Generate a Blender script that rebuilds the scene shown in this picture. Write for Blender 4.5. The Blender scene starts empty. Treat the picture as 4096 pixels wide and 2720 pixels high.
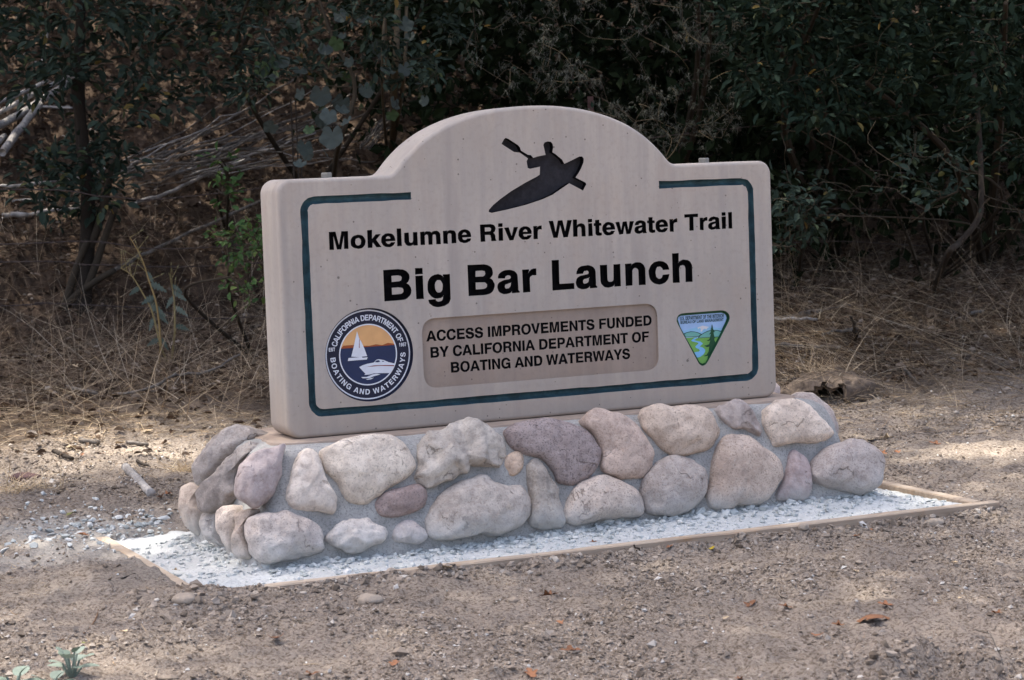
import bpy, math, random
import numpy as np
from mathutils import Vector, Matrix, noise as mnoise
from mathutils.geometry import delaunay_2d_cdt

rnd = random.Random(7)
NP = np.random.default_rng(11)
sc = bpy.context.scene
COL = sc.collection
PI = math.pi

# ------------------------------------------------------------------ camera
FPX = 8906.7                      # focal length in pixels of the 4096 px wide photograph
YAW, PITCH, ROLL = .4154, -.0806, -.0375
CAM = np.array([-3.0265, -6.6174, 1.1972])
_cy, _sy = math.cos(YAW), math.sin(YAW)
_cp, _sp = math.cos(PITCH), math.sin(PITCH)
_cr, _sr = math.cos(ROLL), math.sin(ROLL)
FWD = np.array([_sy*_cp, _cy*_cp, _sp])
_r0 = np.array([_cy, -_sy, 0.]); _u0 = np.cross(_r0, FWD)
RGT = _cr*_r0 + _sr*_u0
UPV = -_sr*_r0 + _cr*_u0
cd = bpy.data.cameras.new('camera')
cd.sensor_width = 36; cd.lens = FPX/4096*36
cd.clip_end = 500; cd.clip_start = .1
cd.dof.use_dof = True; cd.dof.focus_distance = 7.5; cd.dof.aperture_fstop = 9
co = bpy.data.objects.new('camera', cd); COL.objects.link(co)
co.matrix_world = Matrix(((RGT[0], UPV[0], -FWD[0], CAM[0]), (RGT[1], UPV[1], -FWD[1], CAM[1]),
                          (RGT[2], UPV[2], -FWD[2], CAM[2]), (0, 0, 0, 1)))
sc.camera = co

# ------------------------------------------------------------------ sky and sun
SUN = np.array([-.22, .30, .93]); SUN /= np.linalg.norm(SUN)
w = bpy.data.worlds.new('World'); sc.world = w; w.use_nodes = True
nt = w.node_tree; bg = nt.nodes['Background']
sky = nt.nodes.new('ShaderNodeTexSky'); sky.sky_type = 'NISHITA'; sky.sun_disc = False
sky.sun_elevation = math.asin(SUN[2]); sky.sun_rotation = math.atan2(SUN[0], SUN[1])
sky.air_density = .8; sky.dust_density = 6.5; sky.ozone_density = .1
nt.links.new(sky.outputs[0], bg.inputs[0]); bg.inputs[1].default_value = .11
sl = bpy.data.lights.new('sun', 'SUN'); sl.energy = 4.2; sl.angle = math.radians(.55); sl.color = (1, .93, .82)
so = bpy.data.objects.new('sun', sl); COL.objects.link(so)
so.rotation_euler = Vector(SUN).to_track_quat('Z', 'Y').to_euler()
sc.view_settings.view_transform = 'Standard'; sc.view_settings.look = 'None'
sc.view_settings.exposure = 2.06; sc.view_settings.gamma = 1

# ------------------------------------------------------------------ pixel helpers
def ray(px, py): return FWD + RGT*((px-2048)/FPX) + UPV*((1360-py)/FPX)
def on(px, py, axis, val):
    d = ray(px, py); t = (val-CAM[axis])/d[axis]; return CAM+t*d
def onplane(px, py, p0, n):
    d = ray(px, py); t = np.dot(np.array(p0)-CAM, n)/np.dot(d, n); return CAM+t*d
def pt(px, py, D): return CAM+ray(px, py)*D
def projpx(P):
    d = np.asarray(P)-CAM; z = d@FWD
    return 2048+FPX*(d@RGT)/z, 1360-FPX*(d@UPV)/z, z
def lin(c):
    c = [v/255 for v in c]
    return tuple((v/12.92 if v <= .04045 else ((v+.055)/1.055)**2.4) for v in c)

# ------------------------------------------------------------------ numpy noise
def _hash(ix, iy, s):
    h = (ix.astype(np.int64)*374761393 + iy.astype(np.int64)*668265263 + s*974634777) & 0xffffffff
    h = ((h ^ (h >> 13))*1274126177) & 0xffffffff
    return ((h ^ (h >> 16)) & 0xffff)/65535.*2-1
def vnoise(x, y, s=0):
    ix, iy = np.floor(x), np.floor(y); fx, fy = x-ix, y-iy
    u, v = fx*fx*(3-2*fx), fy*fy*(3-2*fy)
    a, b = _hash(ix, iy, s), _hash(ix+1, iy, s); c, d = _hash(ix, iy+1, s), _hash(ix+1, iy+1, s)
    return (a*(1-u)+b*u)*(1-v)+(c*(1-u)+d*u)*v
def fbm(x, y, o=4, s=0):
    t = 0; a = 1.
    for i in range(o):
        t = t+a*vnoise(x, y, s+i*17); x = x*2.03+3.1; y = y*2.03+1.7; a *= .5
    return t
def sstep(a, b, x):
    t = np.clip((x-a)/(b-a), 0, 1); return t*t*(3-2*t)

# ------------------------------------------------------------------ mesh helpers
def tag(o, label=None, cat=None, group=None, kind=None):
    if label: o['label'] = label
    if cat: o['category'] = cat
    if group: o['group'] = group
    if kind: o['kind'] = kind
    return o
def mk(name, V, F, mat, parent=None, smooth=False, link=True):
    me = bpy.data.meshes.new(name)
    me.from_pydata([tuple(map(float, v)) for v in V], [], F)
    if mat: me.materials.append(mat)
    if smooth: me.polygons.foreach_set('use_smooth', [True]*len(me.polygons))
    me.update()
    o = bpy.data.objects.new(name, me); COL.objects.link(o)
    if parent: o.parent = parent
    return o
def npmesh(name, V, F, mat, parent=None, smooth=False, attrs=None):
    V = np.ascontiguousarray(V, dtype=np.float32); F = np.ascontiguousarray(F, dtype=np.int32)
    k = F.shape[1]
    me = bpy.data.meshes.new(name)
    me.vertices.add(len(V)); me.vertices.foreach_set('co', V.ravel())
    me.loops.add(F.size); me.loops.foreach_set('vertex_index', F.ravel())
    me.polygons.add(len(F)); me.polygons.foreach_set('loop_start', np.arange(0, F.size, k, dtype=np.int32))
    me.polygons.foreach_set('use_smooth', np.full(len(F), smooth))
    for nm, arr in (attrs or {}).items():
        a = me.attributes.new(nm, 'FLOAT', 'POINT'); a.data.foreach_set('value', np.ascontiguousarray(arr, dtype=np.float32))
    if mat: me.materials.append(mat)
    me.update(calc_edges=True); me.validate()
    o = bpy.data.objects.new(name, me); COL.objects.link(o)
    if parent: o.parent = parent
    return o
def empty(name, loc=(0, 0, 0)):
    o = bpy.data.objects.new(name, None); COL.objects.link(o); o.location = loc; o.empty_display_size = .1
    return o
def adopt(child, parent):            # meshes are written in world space; keep them there under a placed Empty
    child.parent = parent
    child.matrix_parent_inverse = Matrix.Translation(-Vector(parent.location))
    return child

class Soup:                          # collects triangles and quads for one mesh
    def __init__(s): s.V = []; s.F = []; s.A = []; s.n = 0
    def add(s, V, F, a=None):
        V = np.asarray(V, dtype=float); F = np.asarray(F, dtype=int)
        s.V.append(V); s.F.append(F+s.n); s.n += len(V)
        s.A.append(np.full(len(V), 0. if a is None else a) if np.isscalar(a) or a is None else np.asarray(a))
    def build(s, name, mat, parent=None, smooth=False):
        return npmesh(name, np.concatenate(s.V), np.concatenate(s.F), mat, parent, smooth, {'rnd': np.concatenate(s.A)})

def catmull(P, per=8, closed=False):
    P = np.asarray(P, dtype=float); n = len(P); out = []
    rng = range(n if closed else n-1)
    for i in rng:
        if closed: p0, p1, p2, p3 = P[(i-1) % n], P[i], P[(i+1) % n], P[(i+2) % n]
        else: p0, p1, p2, p3 = P[max(i-1, 0)], P[i], P[i+1], P[min(i+2, n-1)]
        for k in range(per):
            t = k/per
            out.append(.5*((2*p1)+(-p0+p2)*t+(2*p0-5*p1+4*p2-p3)*t*t+(-p0+3*p1-3*p2+p3)*t**3))
    if not closed: out.append(P[-1])
    return np.array(out)
def tube(soup, P, R, seg=6, a=0., cap=True):
    P = np.asarray(P, dtype=float); n = len(P); R = np.broadcast_to(np.asarray(R, dtype=float), (n,))
    T = np.gradient(P, axis=0); T /= np.linalg.norm(T, axis=1)[:, None]+1e-9
    ref = np.array([0, 0, 1.]) if abs(T[0][2]) < .9 else np.array([1., 0, 0])
    V = []
    x = np.cross(ref, T[0]); x /= np.linalg.norm(x)
    for i in range(n):
        x = x-T[i]*np.dot(x, T[i]); x /= np.linalg.norm(x)+1e-9
        y = np.cross(T[i], x)
        ang = np.arange(seg)*2*PI/seg
        V.append(P[i]+R[i]*(np.cos(ang)[:, None]*x+np.sin(ang)[:, None]*y))
    V = np.concatenate(V); F = []
    for i in range(n-1):
        for k in range(seg):
            q = (i*seg+k, i*seg+(k+1) % seg, (i+1)*seg+(k+1) % seg, (i+1)*seg+k)
            F += [(q[0], q[1], q[2]), (q[0], q[2], q[3])]
    if cap:
        for b, s in ((0, -1), ((n-1)*seg, 1)):
            for k in range(1, seg-1): F.append((b, b+k, b+k+1))
    soup.add(V, F, a)

# leaf cloud: P positions, D directions, N normals, L lengths
LEAF = np.array([(0, 0, 0), (.3, .82, .10), (.68, .72, .10), (1, 0, -.08), (.68, -.72, .10), (.3, -.82, .10), (.5, 0, -.05)])
LEAFF = np.array([(0, 1, 6), (1, 2, 6), (2, 3, 6), (3, 4, 6), (4, 5, 6), (5, 0, 6)])
CARD = np.array([(0, 0, 0), (.5, .9, .12), (1, 0, 0), (.5, -.9, .12)])
CARDF = np.array([(0, 1, 2), (0, 2, 3)])
def unit(a): return a/(np.linalg.norm(a, axis=-1, keepdims=True)+1e-9)
def leaves(P, D, L, width=.5, card=False, up=None, curl=1.):
    P = np.asarray(P); n = len(P); T = CARD if card else LEAF; TF = CARDF if card else LEAFF
    D = unit(D); N = NP.normal(size=(n, 3)) if up is None else up
    S = unit(np.cross(D, N)); N = np.cross(S, D)
    W = width*(.8+.4*NP.random(n))*.5
    V = P[:, None, :] + L[:, None, None]*(T[None, :, 0, None]*D[:, None, :] + T[None, :, 1, None]*W[:, None, None]*S[:, None, :]
        + T[None, :, 2, None]*curl*N[:, None, :])
    F = TF[None]+(np.arange(n)*len(T))[:, None, None]
    a = np.repeat(NP.random(n), len(T))
    return V.reshape(-1, 3), F.reshape(-1, 3), a

# ------------------------------------------------------------------ materials
def nodes(name, rough=.9, spec=.25):
    m = bpy.data.materials.new(name); m.use_nodes = True; t = m.node_tree
    b = t.nodes['Principled BSDF']; b.inputs['Roughness'].default_value = rough
    b.inputs['Specular IOR Level'].default_value = spec
    return m, t, b
def N(t, ty, **kw):
    n = t.nodes.new(ty)
    for k, v in kw.items():
        if k.startswith('i_'):
            key = k[2:]
            n.inputs[int(key) if key.isdigit() else key.replace('_', ' ')].default_value = v
        else: setattr(n, k, v)
    return n
def ramp(t, fac, stops, interp='LINEAR'):
    r = t.nodes.new('ShaderNodeValToRGB'); e = r.color_ramp.elements; r.color_ramp.interpolation = interp
    while len(e) < len(stops): e.new(.5)
    for el, (p, c) in zip(e, stops):
        el.position = p; el.color = (*c, 1) if len(c) == 3 else c
    t.links.new(fac, r.inputs[0]); return r.outputs[0]
def noisef(t, scale, detail=4, rough=.55, vec=None, dim=None):
    n = N(t, 'ShaderNodeTexNoise'); n.inputs['Scale'].default_value = scale
    n.inputs['Detail'].default_value = detail; n.inputs['Roughness'].default_value = rough
    if vec: t.links.new(vec, n.inputs['Vector'])
    return n.outputs['Fac']
def mix(t, fac, a, b, mode='MIX'):
    m = N(t, 'ShaderNodeMix', data_type='RGBA', blend_type=mode)
    for sock, v in ((m.inputs[0], fac), (m.inputs[6], a), (m.inputs[7], b)):
        if isinstance(v, (int, float)): sock.default_value = v
        elif isinstance(v, tuple): sock.default_value = (*v, 1) if len(v) == 3 else v
        else: t.links.new(v, sock)
    return m.outputs[2]
def math_(t, op, a, b=None, clamp=False):
    m = N(t, 'ShaderNodeMath', operation=op, use_clamp=clamp)
    for s, v in zip(m.inputs, (a, b)):
        if v is None: continue
        if isinstance(v, (int, float)): s.default_value = v
        else: t.links.new(v, s)
    return m.outputs[0]
def objco(t, scale=(1, 1, 1)):
    c = N(t, 'ShaderNodeTexCoord'); mp = N(t, 'ShaderNodeMapping'); mp.inputs['Scale'].default_value = scale
    t.links.new(c.outputs['Object'], mp.inputs[0]); return mp.outputs[0]
def bump(t, b, h, strength=.3, dist=.01, prev=None):
    n = N(t, 'ShaderNodeBump'); n.inputs['Strength'].default_value = strength; n.inputs['Distance'].default_value = dist
    t.links.new(h, n.inputs['Height'])
    if prev: t.links.new(prev, n.inputs['Normal'])
    t.links.new(n.outputs[0], b.inputs['Normal']); return n.outputs[0]
def attr(t, nm='rnd'):
    a = N(t, 'ShaderNodeAttribute', attribute_name=nm); return a.outputs['Fac']
def setcol(t, b, c):
    if isinstance(c, tuple): b.inputs['Base Color'].default_value = (*c, 1)
    else: t.links.new(c, b.inputs['Base Color'])

def mat_concrete(name, base, pink=0.):
    m, t, b = nodes(name, .88, .2); v = objco(t)
    big = noisef(t, 2.2, 5, .6, v); fine = noisef(t, 60, 3, .6, v)
    streak = noisef(t, 1., 5, .65, objco(t, (28, 28, 2.2)))
    c = mix(t, ramp(t, big, [(.35, (0, 0, 0)), (.68, (1, 1, 1))]), tuple(x*.88 for x in base), tuple(min(1, x*1.07) for x in base))
    c = mix(t, ramp(t, streak, [(.42, (0, 0, 0)), (.70, (.75, .75, .75))]), c, (base[0]*.80, base[1]*.82, base[2]*.86))
    warm = noisef(t, 4.5, 4, .7, objco(t, (1, 1, .55)))
    c = mix(t, ramp(t, warm, [(.5, (0, 0, 0)), (.8, (.5+pink, .5+pink, .5+pink))]), c, (base[0]*.98, base[1]*.86, base[2]*.76))
    c = mix(t, ramp(t, fine, [(.3, (.22, .22, .22)), (.5, (0, 0, 0))]), c, tuple(x*.6 for x in base))
    # air-bubble pits
    vo = N(t, 'ShaderNodeTexVoronoi'); vo.inputs['Scale'].default_value = 44; t.links.new(v, vo.inputs['Vector'])
    sep = N(t, 'ShaderNodeSeparateColor'); t.links.new(vo.outputs['Color'], sep.inputs[0])
    r = math_(t, 'MULTIPLY', math_(t, 'SUBTRACT', sep.outputs[0], .52), .30)
    pit = math_(t, 'LESS_THAN', vo.outputs['Distance'], r)
    vo2 = N(t, 'ShaderNodeTexVoronoi'); vo2.inputs['Scale'].default_value = 13; t.links.new(v, vo2.inputs['Vector'])
    sep2 = N(t, 'ShaderNodeSeparateColor'); t.links.new(vo2.outputs['Color'], sep2.inputs[0])
    wv = math_(t, 'ADD', vo2.outputs['Distance'], math_(t, 'MULTIPLY', math_(t, 'SUBTRACT', noisef(t, 90, 3, .6, v), .5), .06))
    pit2 = math_(t, 'LESS_THAN', wv, math_(t, 'MULTIPLY', math_(t, 'SUBTRACT', sep2.outputs[0], .70), .22))
    pit = math_(t, 'MAXIMUM', pit, pit2)
    st2 = noisef(t, 1., 4, .6, objco(t, (9, 9, .8)))
    c = mix(t, ramp(t, st2, [(.52, (0, 0, 0)), (.68, (.6, .6, .6))]), c, (base[0]*.74, base[1]*.74, base[2]*.76))
    sepz = N(t, 'ShaderNodeSeparateXYZ'); t.links.new(v, sepz.inputs[0])
    zz = math_(t, 'ADD', sepz.outputs[2], math_(t, 'MULTIPLY', noisef(t, 7, 4, .6, v), .12))
    c = mix(t, ramp(t, zz, [(.40, (.55, .55, .55)), (.62, (0, 0, 0))]), c, (base[0]*.86, base[1]*.78, base[2]*.70))
    c = mix(t, math_(t, 'MULTIPLY', pit, .6), c, (.05, .042, .038))
    setcol(t, b, c)
    n1 = bump(t, b, fine, .12, .002)
    bump(t, b, math_(t, 'SUBTRACT', 1., pit), .5, .002, n1)
    return m
def mat_flat(name, col, rough=.75, var=.25, scale=40, bmp=.1, spec=.3):
    m, t, b = nodes(name, rough, spec); v = objco(t)
    f = noisef(t, scale, 4, .6, v)
    setcol(t, b, mix(t, ramp(t, f, [(.35, (0, 0, 0)), (.7, (1, 1, 1))]), tuple(x*(1-var) for x in col), tuple(min(1, x*(1+var)) for x in col)))
    bump(t, b, f, bmp, .002); return m
def mat_stone():
    m, t, b = nodes('boulder', .85, .25)
    oi = N(t, 'ShaderNodeObjectInfo'); tc = N(t, 'ShaderNodeTexCoord')
    add = N(t, 'ShaderNodeVectorMath', operation='ADD'); sc_ = N(t, 'ShaderNodeVectorMath', operation='SCALE'); sc_.inputs[3].default_value = 37.
    cmb = N(t, 'ShaderNodeCombineXYZ')
    for i in range(3): t.links.new(oi.outputs['Random'], cmb.inputs[i])
    t.links.new(cmb.outputs[0], sc_.inputs[0]); t.links.new(tc.outputs['Object'], add.inputs[0]); t.links.new(sc_.outputs[0], add.inputs[1])
    v = add.outputs[0]
    f1 = noisef(t, 5, 7, .66, v); f2 = noisef(t, 34, 5, .7, v); f3 = noisef(t, 170, 3, .6, v)
    col = oi.outputs['Color']
    c = mix(t, ramp(t, f1, [(.32, (0, 0, 0)), (.7, (1, 1, 1))]), mix(t, 1., col, (.70, .66, .64), 'MULTIPLY'), mix(t, 1., col, (1.14, 1.13, 1.12), 'MULTIPLY'))
    c = mix(t, ramp(t, f2, [(.34, (.75, .75, .75)), (.52, (0, 0, 0))]), c, mix(t, 1., col, (.60, .56, .55), 'MULTIPLY'))
    c = mix(t, ramp(t, f2, [(.56, (0, 0, 0)), (.72, (.5, .5, .5))]), c, mix(t, 1., col, (1.22, 1.2, 1.17), 'MULTIPLY'))
    f4 = noisef(t, 13, 6, .7, v)
    c = mix(t, ramp(t, f4, [(.6, (0, 0, 0)), (.78, (.55, .55, .55))]), c, mix(t, 1., col, (1.05, .88, .72), 'MULTIPLY'))
    spk = math_(t, 'MULTIPLY', ramp(t, f3, [(.36, (.9, .9, .9)), (.45, (0, 0, 0))]), math_(t, 'ADD', .15, math_(t, 'MULTIPLY', oi.outputs['Random'], .75)))
    c = mix(t, spk, c, mix(t, 1., col, (.38, .36, .35), 'MULTIPLY'))
    vc = N(t, 'ShaderNodeTexVoronoi'); vc.feature = 'DISTANCE_TO_EDGE'; vc.inputs['Scale'].default_value = 4.2
    wv = N(t, 'ShaderNodeVectorMath', operation='ADD'); nz = N(t, 'ShaderNodeTexNoise'); nz.inputs['Scale'].default_value = 9; nz.inputs['Detail'].default_value = 6; t.links.new(v, nz.inputs['Vector']); t.links.new(v, wv.inputs[0])
    sw = N(t, 'ShaderNodeVectorMath', operation='SCALE'); sw.inputs[3].default_value = .22; t.links.new(nz.outputs['Color'], sw.inputs[0]); t.links.new(sw.outputs[0], wv.inputs[1]); t.links.new(wv.outputs[0], vc.inputs['Vector'])
    crk = math_(t, 'MULTIPLY', ramp(t, vc.outputs['Distance'], [(.004, (1, 1, 1)), (.014, (0, 0, 0))]), ramp(t, f4, [(.52, (0, 0, 0)), (.58, (.8, .8, .8))]))
    c = mix(t, crk, c, mix(t, 1., col, (.40, .37, .35), 'MULTIPLY'))
    c = mix(t, ramp(t, f3, [(.62, (0, 0, 0)), (.75, (.4, .4, .4))]), c, (.62, .6, .58))
    # rock dust caked on the feet of the stones
    sep = N(t, 'ShaderNodeSeparateXYZ'); t.links.new(tc.outputs['Object'], sep.inputs[0])
    wob = noisef(t, 9, 5, .7, tc.outputs['Object'])
    z = math_(t, 'ADD', sep.outputs[2], math_(t, 'MULTIPLY', math_(t, 'SUBTRACT', wob, .5), .16))
    c = mix(t, ramp(t, z, [(.03, (.62, .62, .62)), (.11, (0, 0, 0))]), c, (.46, .48, .48))
    setcol(t, b, c)
    n1 = bump(t, b, f2, .55, .010); n2 = bump(t, b, f3, .5, .004, n1); bump(t, b, math_(t, 'SUBTRACT', 1., crk), .6, .006, n2)
    return m
def mat_mortar():
    m, t, b = nodes('mortar', .95, .1); v = objco(t)
    f = noisef(t, 9, 6, .7, v); g = noisef(t, 160, 3, .7, v)
    c = mix(t, ramp(t, f, [(.3, (0, 0, 0)), (.7, (1, 1, 1))]), (.27, .268, .258), (.47, .466, .45))
    c = mix(t, ramp(t, g, [(.35, (.6, .6, .6)), (.5, (0, 0, 0))]), c, (.15, .15, .15))
    setcol(t, b, c); n1 = bump(t, b, noisef(t, 45, 5, .7, v), .5, .008); bump(t, b, g, .5, .003, n1); return m
def mat_ground():
    m, t, b = nodes('soil', .97, .08)
    tc = N(t, 'ShaderNodeTexCoord'); v = tc.outputs['Object']
    big = noisef(t, 1.1, 5, .6, v); mid = noisef(t, 11, 6, .7, v); fine = noisef(t, 85, 4, .7, v); grit = noisef(t, 260, 2, .5, v)
    c = mix(t, ramp(t, mid, [(.3, (0, 0, 0)), (.7, (1, 1, 1))]), (.215, .181, .150), (.335, .289, .246))
    c = mix(t, ramp(t, big, [(.4, (0, 0, 0)), (.65, (.7, .7, .7))]), c, (.355, .30, .25))
    c = mix(t, ramp(t, fine, [(.38, (.9, .9, .9)), (.53, (0, 0, 0))]), c, (.10, .075, .057))
    c = mix(t, ramp(t, grit, [(.62, (0, 0, 0)), (.72, (.6, .6, .6))]), c, (.52, .46, .40))
    # leaf mould beyond the bank
    a = attr(t, 'rnd')
    lm = mix(t, ramp(t, mid, [(.35, (0, 0, 0)), (.65, (1, 1, 1))]), (.045, .031, .022), (.11, .077, .055))
    c = mix(t, a, c, lm)
    # spilt rock dust around the gravel bed
    c = mix(t, attr(t, 'dust'), c, (.50, .50, .48))
    setcol(t, b, c)
    n1 = bump(t, b, mid, .6, .025); n2 = bump(t, b, fine, .9, .012, n1); bump(t, b, grit, .5, .004, n2); return m
def mat_gravel(name, a, c2):
    m, t, b = nodes(name, .95, .1); v = objco(t)
    f = noisef(t, 7, 6, .7, v); g = noisef(t, 120, 4, .7, v)
    c = mix(t, ramp(t, f, [(.35, (0, 0, 0)), (.65, (1, 1, 1))]), a, c2)
    c = mix(t, ramp(t, g, [(.34, (.7, .7, .7)), (.47, (0, 0, 0))]), c, tuple(x*.55 for x in a))
    setcol(t, b, c); n1 = bump(t, b, g, .6, .005); bump(t, b, noisef(t, 40, 4, .6, v), .4, .012, n1); return m
def mat_rnd(name, stops, rough=.8, trans=0., spec=.2, bmp=0, interp='LINEAR'):
    m, t, b = nodes(name, rough, spec); c = ramp(t, attr(t), stops, interp)
    f = noisef(t, 30, 3, .6, objco(t))
    c = mix(t, ramp(t, f, [(.3, (.35, .35, .35)), (.6, (0, 0, 0))]), c, mix(t, 1., c, (.5, .5, .5), 'MULTIPLY'))
    setcol(t, b, c)
    if bmp: bump(t, b, noisef(t, bmp, 5, .7, objco(t)), .6, .01)
    if trans:
        tr = N(t, 'ShaderNodeBsdfTranslucent'); t.links.new(c, tr.inputs[0])
        mx = N(t, 'ShaderNodeMixShader'); mx.inputs[0].default_value = trans
        t.links.new(b.outputs[0], mx.inputs[1]); t.links.new(tr.outputs[0], mx.inputs[2])
        t.links.new(mx.outputs[0], t.nodes['Material Output'].inputs[0])
    return m
def mat_bark(name, a, c2, scale=(30, 30, 6)):
    m, t, b = nodes(name, .92, .15)
    f = noisef(t, 1, 6, .7, objco(t, scale)); g = noisef(t, 14, 5, .7, objco(t))
    c = mix(t, ramp(t, f, [(.35, (0, 0, 0)), (.65, (1, 1, 1))]), a, c2)
    c = mix(t, ramp(t, g, [(.55, (0, 0, 0)), (.7, (.5, .5, .5))]), c, tuple(min(1, x*1.7) for x in c2))
    setcol(t, b, c); bump(t, b, f, .7, .01); return m
def mat_wood():
    m, t, b = nodes('weathered_board', .85, .2)
    f = noisef(t, 1, 6, .65, objco(t, (3, 60, 60))); g = noisef(t, 5, 5, .7, objco(t))
    c = mix(t, ramp(t, f, [(.3, (0, 0, 0)), (.7, (1, 1, 1))]), (.27, .20, .145), (.44, .36, .28))
    c = mix(t, ramp(t, g, [(.55, (0, 0, 0)), (.7, (.7, .7, .7))]), c, (.36, .21, .10))
    geo = N(t, 'ShaderNodeNewGeometry'); sep = N(t, 'ShaderNodeSeparateXYZ'); t.links.new(geo.outputs['Normal'], sep.inputs[0])
    dust = math_(t, 'MULTIPLY', ramp(t, sep.outputs[2], [(.6, (0, 0, 0)), (.95, (1, 1, 1))]), ramp(t, noisef(t, 8, 5, .7, objco(t)), [(.3, (.2, .2, .2)), (.6, (.8, .8, .8))]))
    c = mix(t, math_(t, 'MULTIPLY', dust, .7), c, (.52, .45, .37))
    setcol(t, b, c); bump(t, b, f, .4, .003); return m

M_slab = mat_concrete('cast_concrete', (.422, .382, .346))
M_panel = mat_concrete('panel_concrete', (.340, .280, .238), .2)
M_cap = mat_flat('cap_concrete', (.37, .295, .24), .9, .12, 12)
M_black = mat_flat('black_paint', (.0065, .0065, .008), .95, .4, 60, .25, .04)
M_kayak = mat_flat('charcoal_paint', (.030, .030, .036), .9, .2, 60, .2, .1)
M_teal = mat_flat('teal_paint', (.032, .078, .100), .75, .35, 30, .15)
M_stone = mat_stone(); M_mortar = mat_mortar(); M_soil = mat_ground()
M_gravel = mat_gravel('rock_dust', (.49, .512, .508), (.595, .61, .602))
M_wood = mat_wood()
M_steel = mat_flat('zinc_bolt', (.20, .195, .175), .55, .2, 40)

# ------------------------------------------------------------------ the ground
def hgt(x, y):
    x = np.asarray(x, dtype=float); y = np.asarray(y, dtype=float)
    t = np.clip((y-.75)/3.75, 0, 1)
    z = (.33+.028*x)*t**1.15
    b = np.clip(y-4.6, 0, None)
    z = z+b*.36*sstep(0, 1.2, b)
    # dirt in front of the timber edging lies a little lower, heaped up at the left end
    front = sstep(-.50, -.60, y)*sstep(-1.6, -.4, x)
    z = z-.046*front-.03*sstep(-1.2, -3.2, y)
    z = z+.040*np.exp(-(((x+1.52)/.20)**2+((y+.12)/.24)**2))+.035*np.exp(-(((x+1.42)/.16)**2+((y+.62)/.16)**2))
    z = z+.030*np.exp(-(((x+.5)/.5)**2+((y+.60)/.06)**2))*.6+.03*np.exp(-(((x-1.2)/.35)**2+((y+.66)/.1)**2))*.5
    # far right front corner is rutted
    z = z-.07*np.exp(-(((x-.12)/.26)**2+((y+2.22)/.13)**2))+.035*np.exp(-(((x-.02)/.26)**2+((y+2.02)/.09)**2))
    # little bank behind the right end with a burrow in it
    z = z+.12*np.exp(-(((x-2.75)/.6)**2+((y-2.75)/.38)**2))
    z = z+.05*np.exp(-((x-2.47)/.3)**4)*sstep(2.16, 2.4, y)*sstep(3.1, 2.6, y)
    z = z+.05*np.exp(-(((x+.6)/.9)**2+((y-2.9)/.3)**2))
    # under the gravel bed
    ins = sstep(1.37, 1.30, abs(x))*sstep(-.54, -.50, y)*sstep(.66, .60, y+.1*vnoise(x*7, y*7, 4))
    z = z*(1-ins)-.07*ins
    return z
def hrough(x, y):
    far = sstep(2.5, 6, y)
    ins = sstep(1.40, 1.30, abs(x))*sstep(-.56, -.50, y)*sstep(.66, .60, y)
    rut = 2.0*np.exp(-(((x-.05)/.32)**2+((y+2.17)/.20)**2))
    z = fbm(x*2.1, y*2.1, 3, 3)*.014 + fbm(x*11, y*11, 3, 9)*.009*(1+1.6*rut) + np.abs(fbm(x*30, y*30, 2, 21))*.014 - .008
    cl = np.clip(fbm(x*6, y*6, 3, 40), 0, 1)
    z = z+cl*np.clip(vnoise(x*55, y*55, 50), 0, 1)*.012
    return z*(1-.85*ins)*(1+2.2*far)
def H(x, y): return float(hgt(x, y)+hrough(np.asarray(x, dtype=float), np.asarray(y, dtype=float)))
def gpv(px, py, lift=0.):
    """where the rays through photograph points meet the ground (arrays)"""
    px = np.asarray(px, dtype=float); py = np.asarray(py, dtype=float)
    d = FWD+RGT*((px-2048)/FPX)[:, None]+UPV*((1360-py)/FPX)[:, None]
    ts = np.arange(4., 60., .06); hit = np.full(len(px), 60.)
    for k in range(0, len(px), 400):
        P = CAM+ts[None, :, None]*d[k:k+400, None, :]; below = P[..., 2] < hgt(P[..., 0], P[..., 1])+lift
        j = below.argmax(1); hit[k:k+400] = np.where(below.any(1), ts[j], 60.)
    a, b = hit-.06, hit.copy()
    for _ in range(14):
        m_ = (a+b)/2; P = CAM+m_[:, None]*d; low = P[:, 2] < hgt(P[:, 0], P[:, 1])+lift
        b = np.where(low, m_, b); a = np.where(low, a, m_)
    return CAM+b[:, None]*d
def gp(px, py, lift=0.): return gpv([px], [py], lift)[0]
def axis(segs):
    out = []
    for a, b, s in segs: out.append(np.arange(a, b, s))
    return np.concatenate(out+[[segs[-1][1]]])
def geom(a, b, n, s=1): return a+s*(np.geomspace(1, 1+abs(b-a), n)-1)
gx = np.concatenate([geom(-5, -160, 26, -1)[::-1][:-1], axis([(-5, -2.3, .06), (-2.3, 1.9, .0145), (1.9, 3.4, .028), (3.4, 8, .07)])[:-1], geom(8, 160, 24)])
gy = np.concatenate([geom(-3.2, -160, 26, -1)[::-1][:-1], axis([(-3.2, -2.7, .04), (-2.7, -.5, .0145), (-.5, 1.0, .018), (1., 3.6, .03), (3.6, 13, .08)])[:-1], geom(13, 160, 24)])
X, Y = np.meshgrid(gx, gy)
Z = hgt(X, Y)+hrough(X, Y)*sstep(60, 20, np.hypot(X, Y))
Z = np.where(Y > 40, np.minimum(Z, 14+Y*.02), Z)
Vg = np.stack([X, Y, Z], -1).reshape(-1, 3)
nx, ny = len(gx), len(gy)
ii = (np.arange(ny-1)[:, None]*nx+np.arange(nx-1)[None]).ravel()
Fg = np.stack([ii, ii+1, ii+nx+1, ii+nx], -1)
mould = np.clip(sstep(2.2, 3.3, Y+.4*fbm(X*1.5, Y*1.5, 3, 77)+.30*np.clip(X-.8, 0, 4)), 0, 1)
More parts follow.
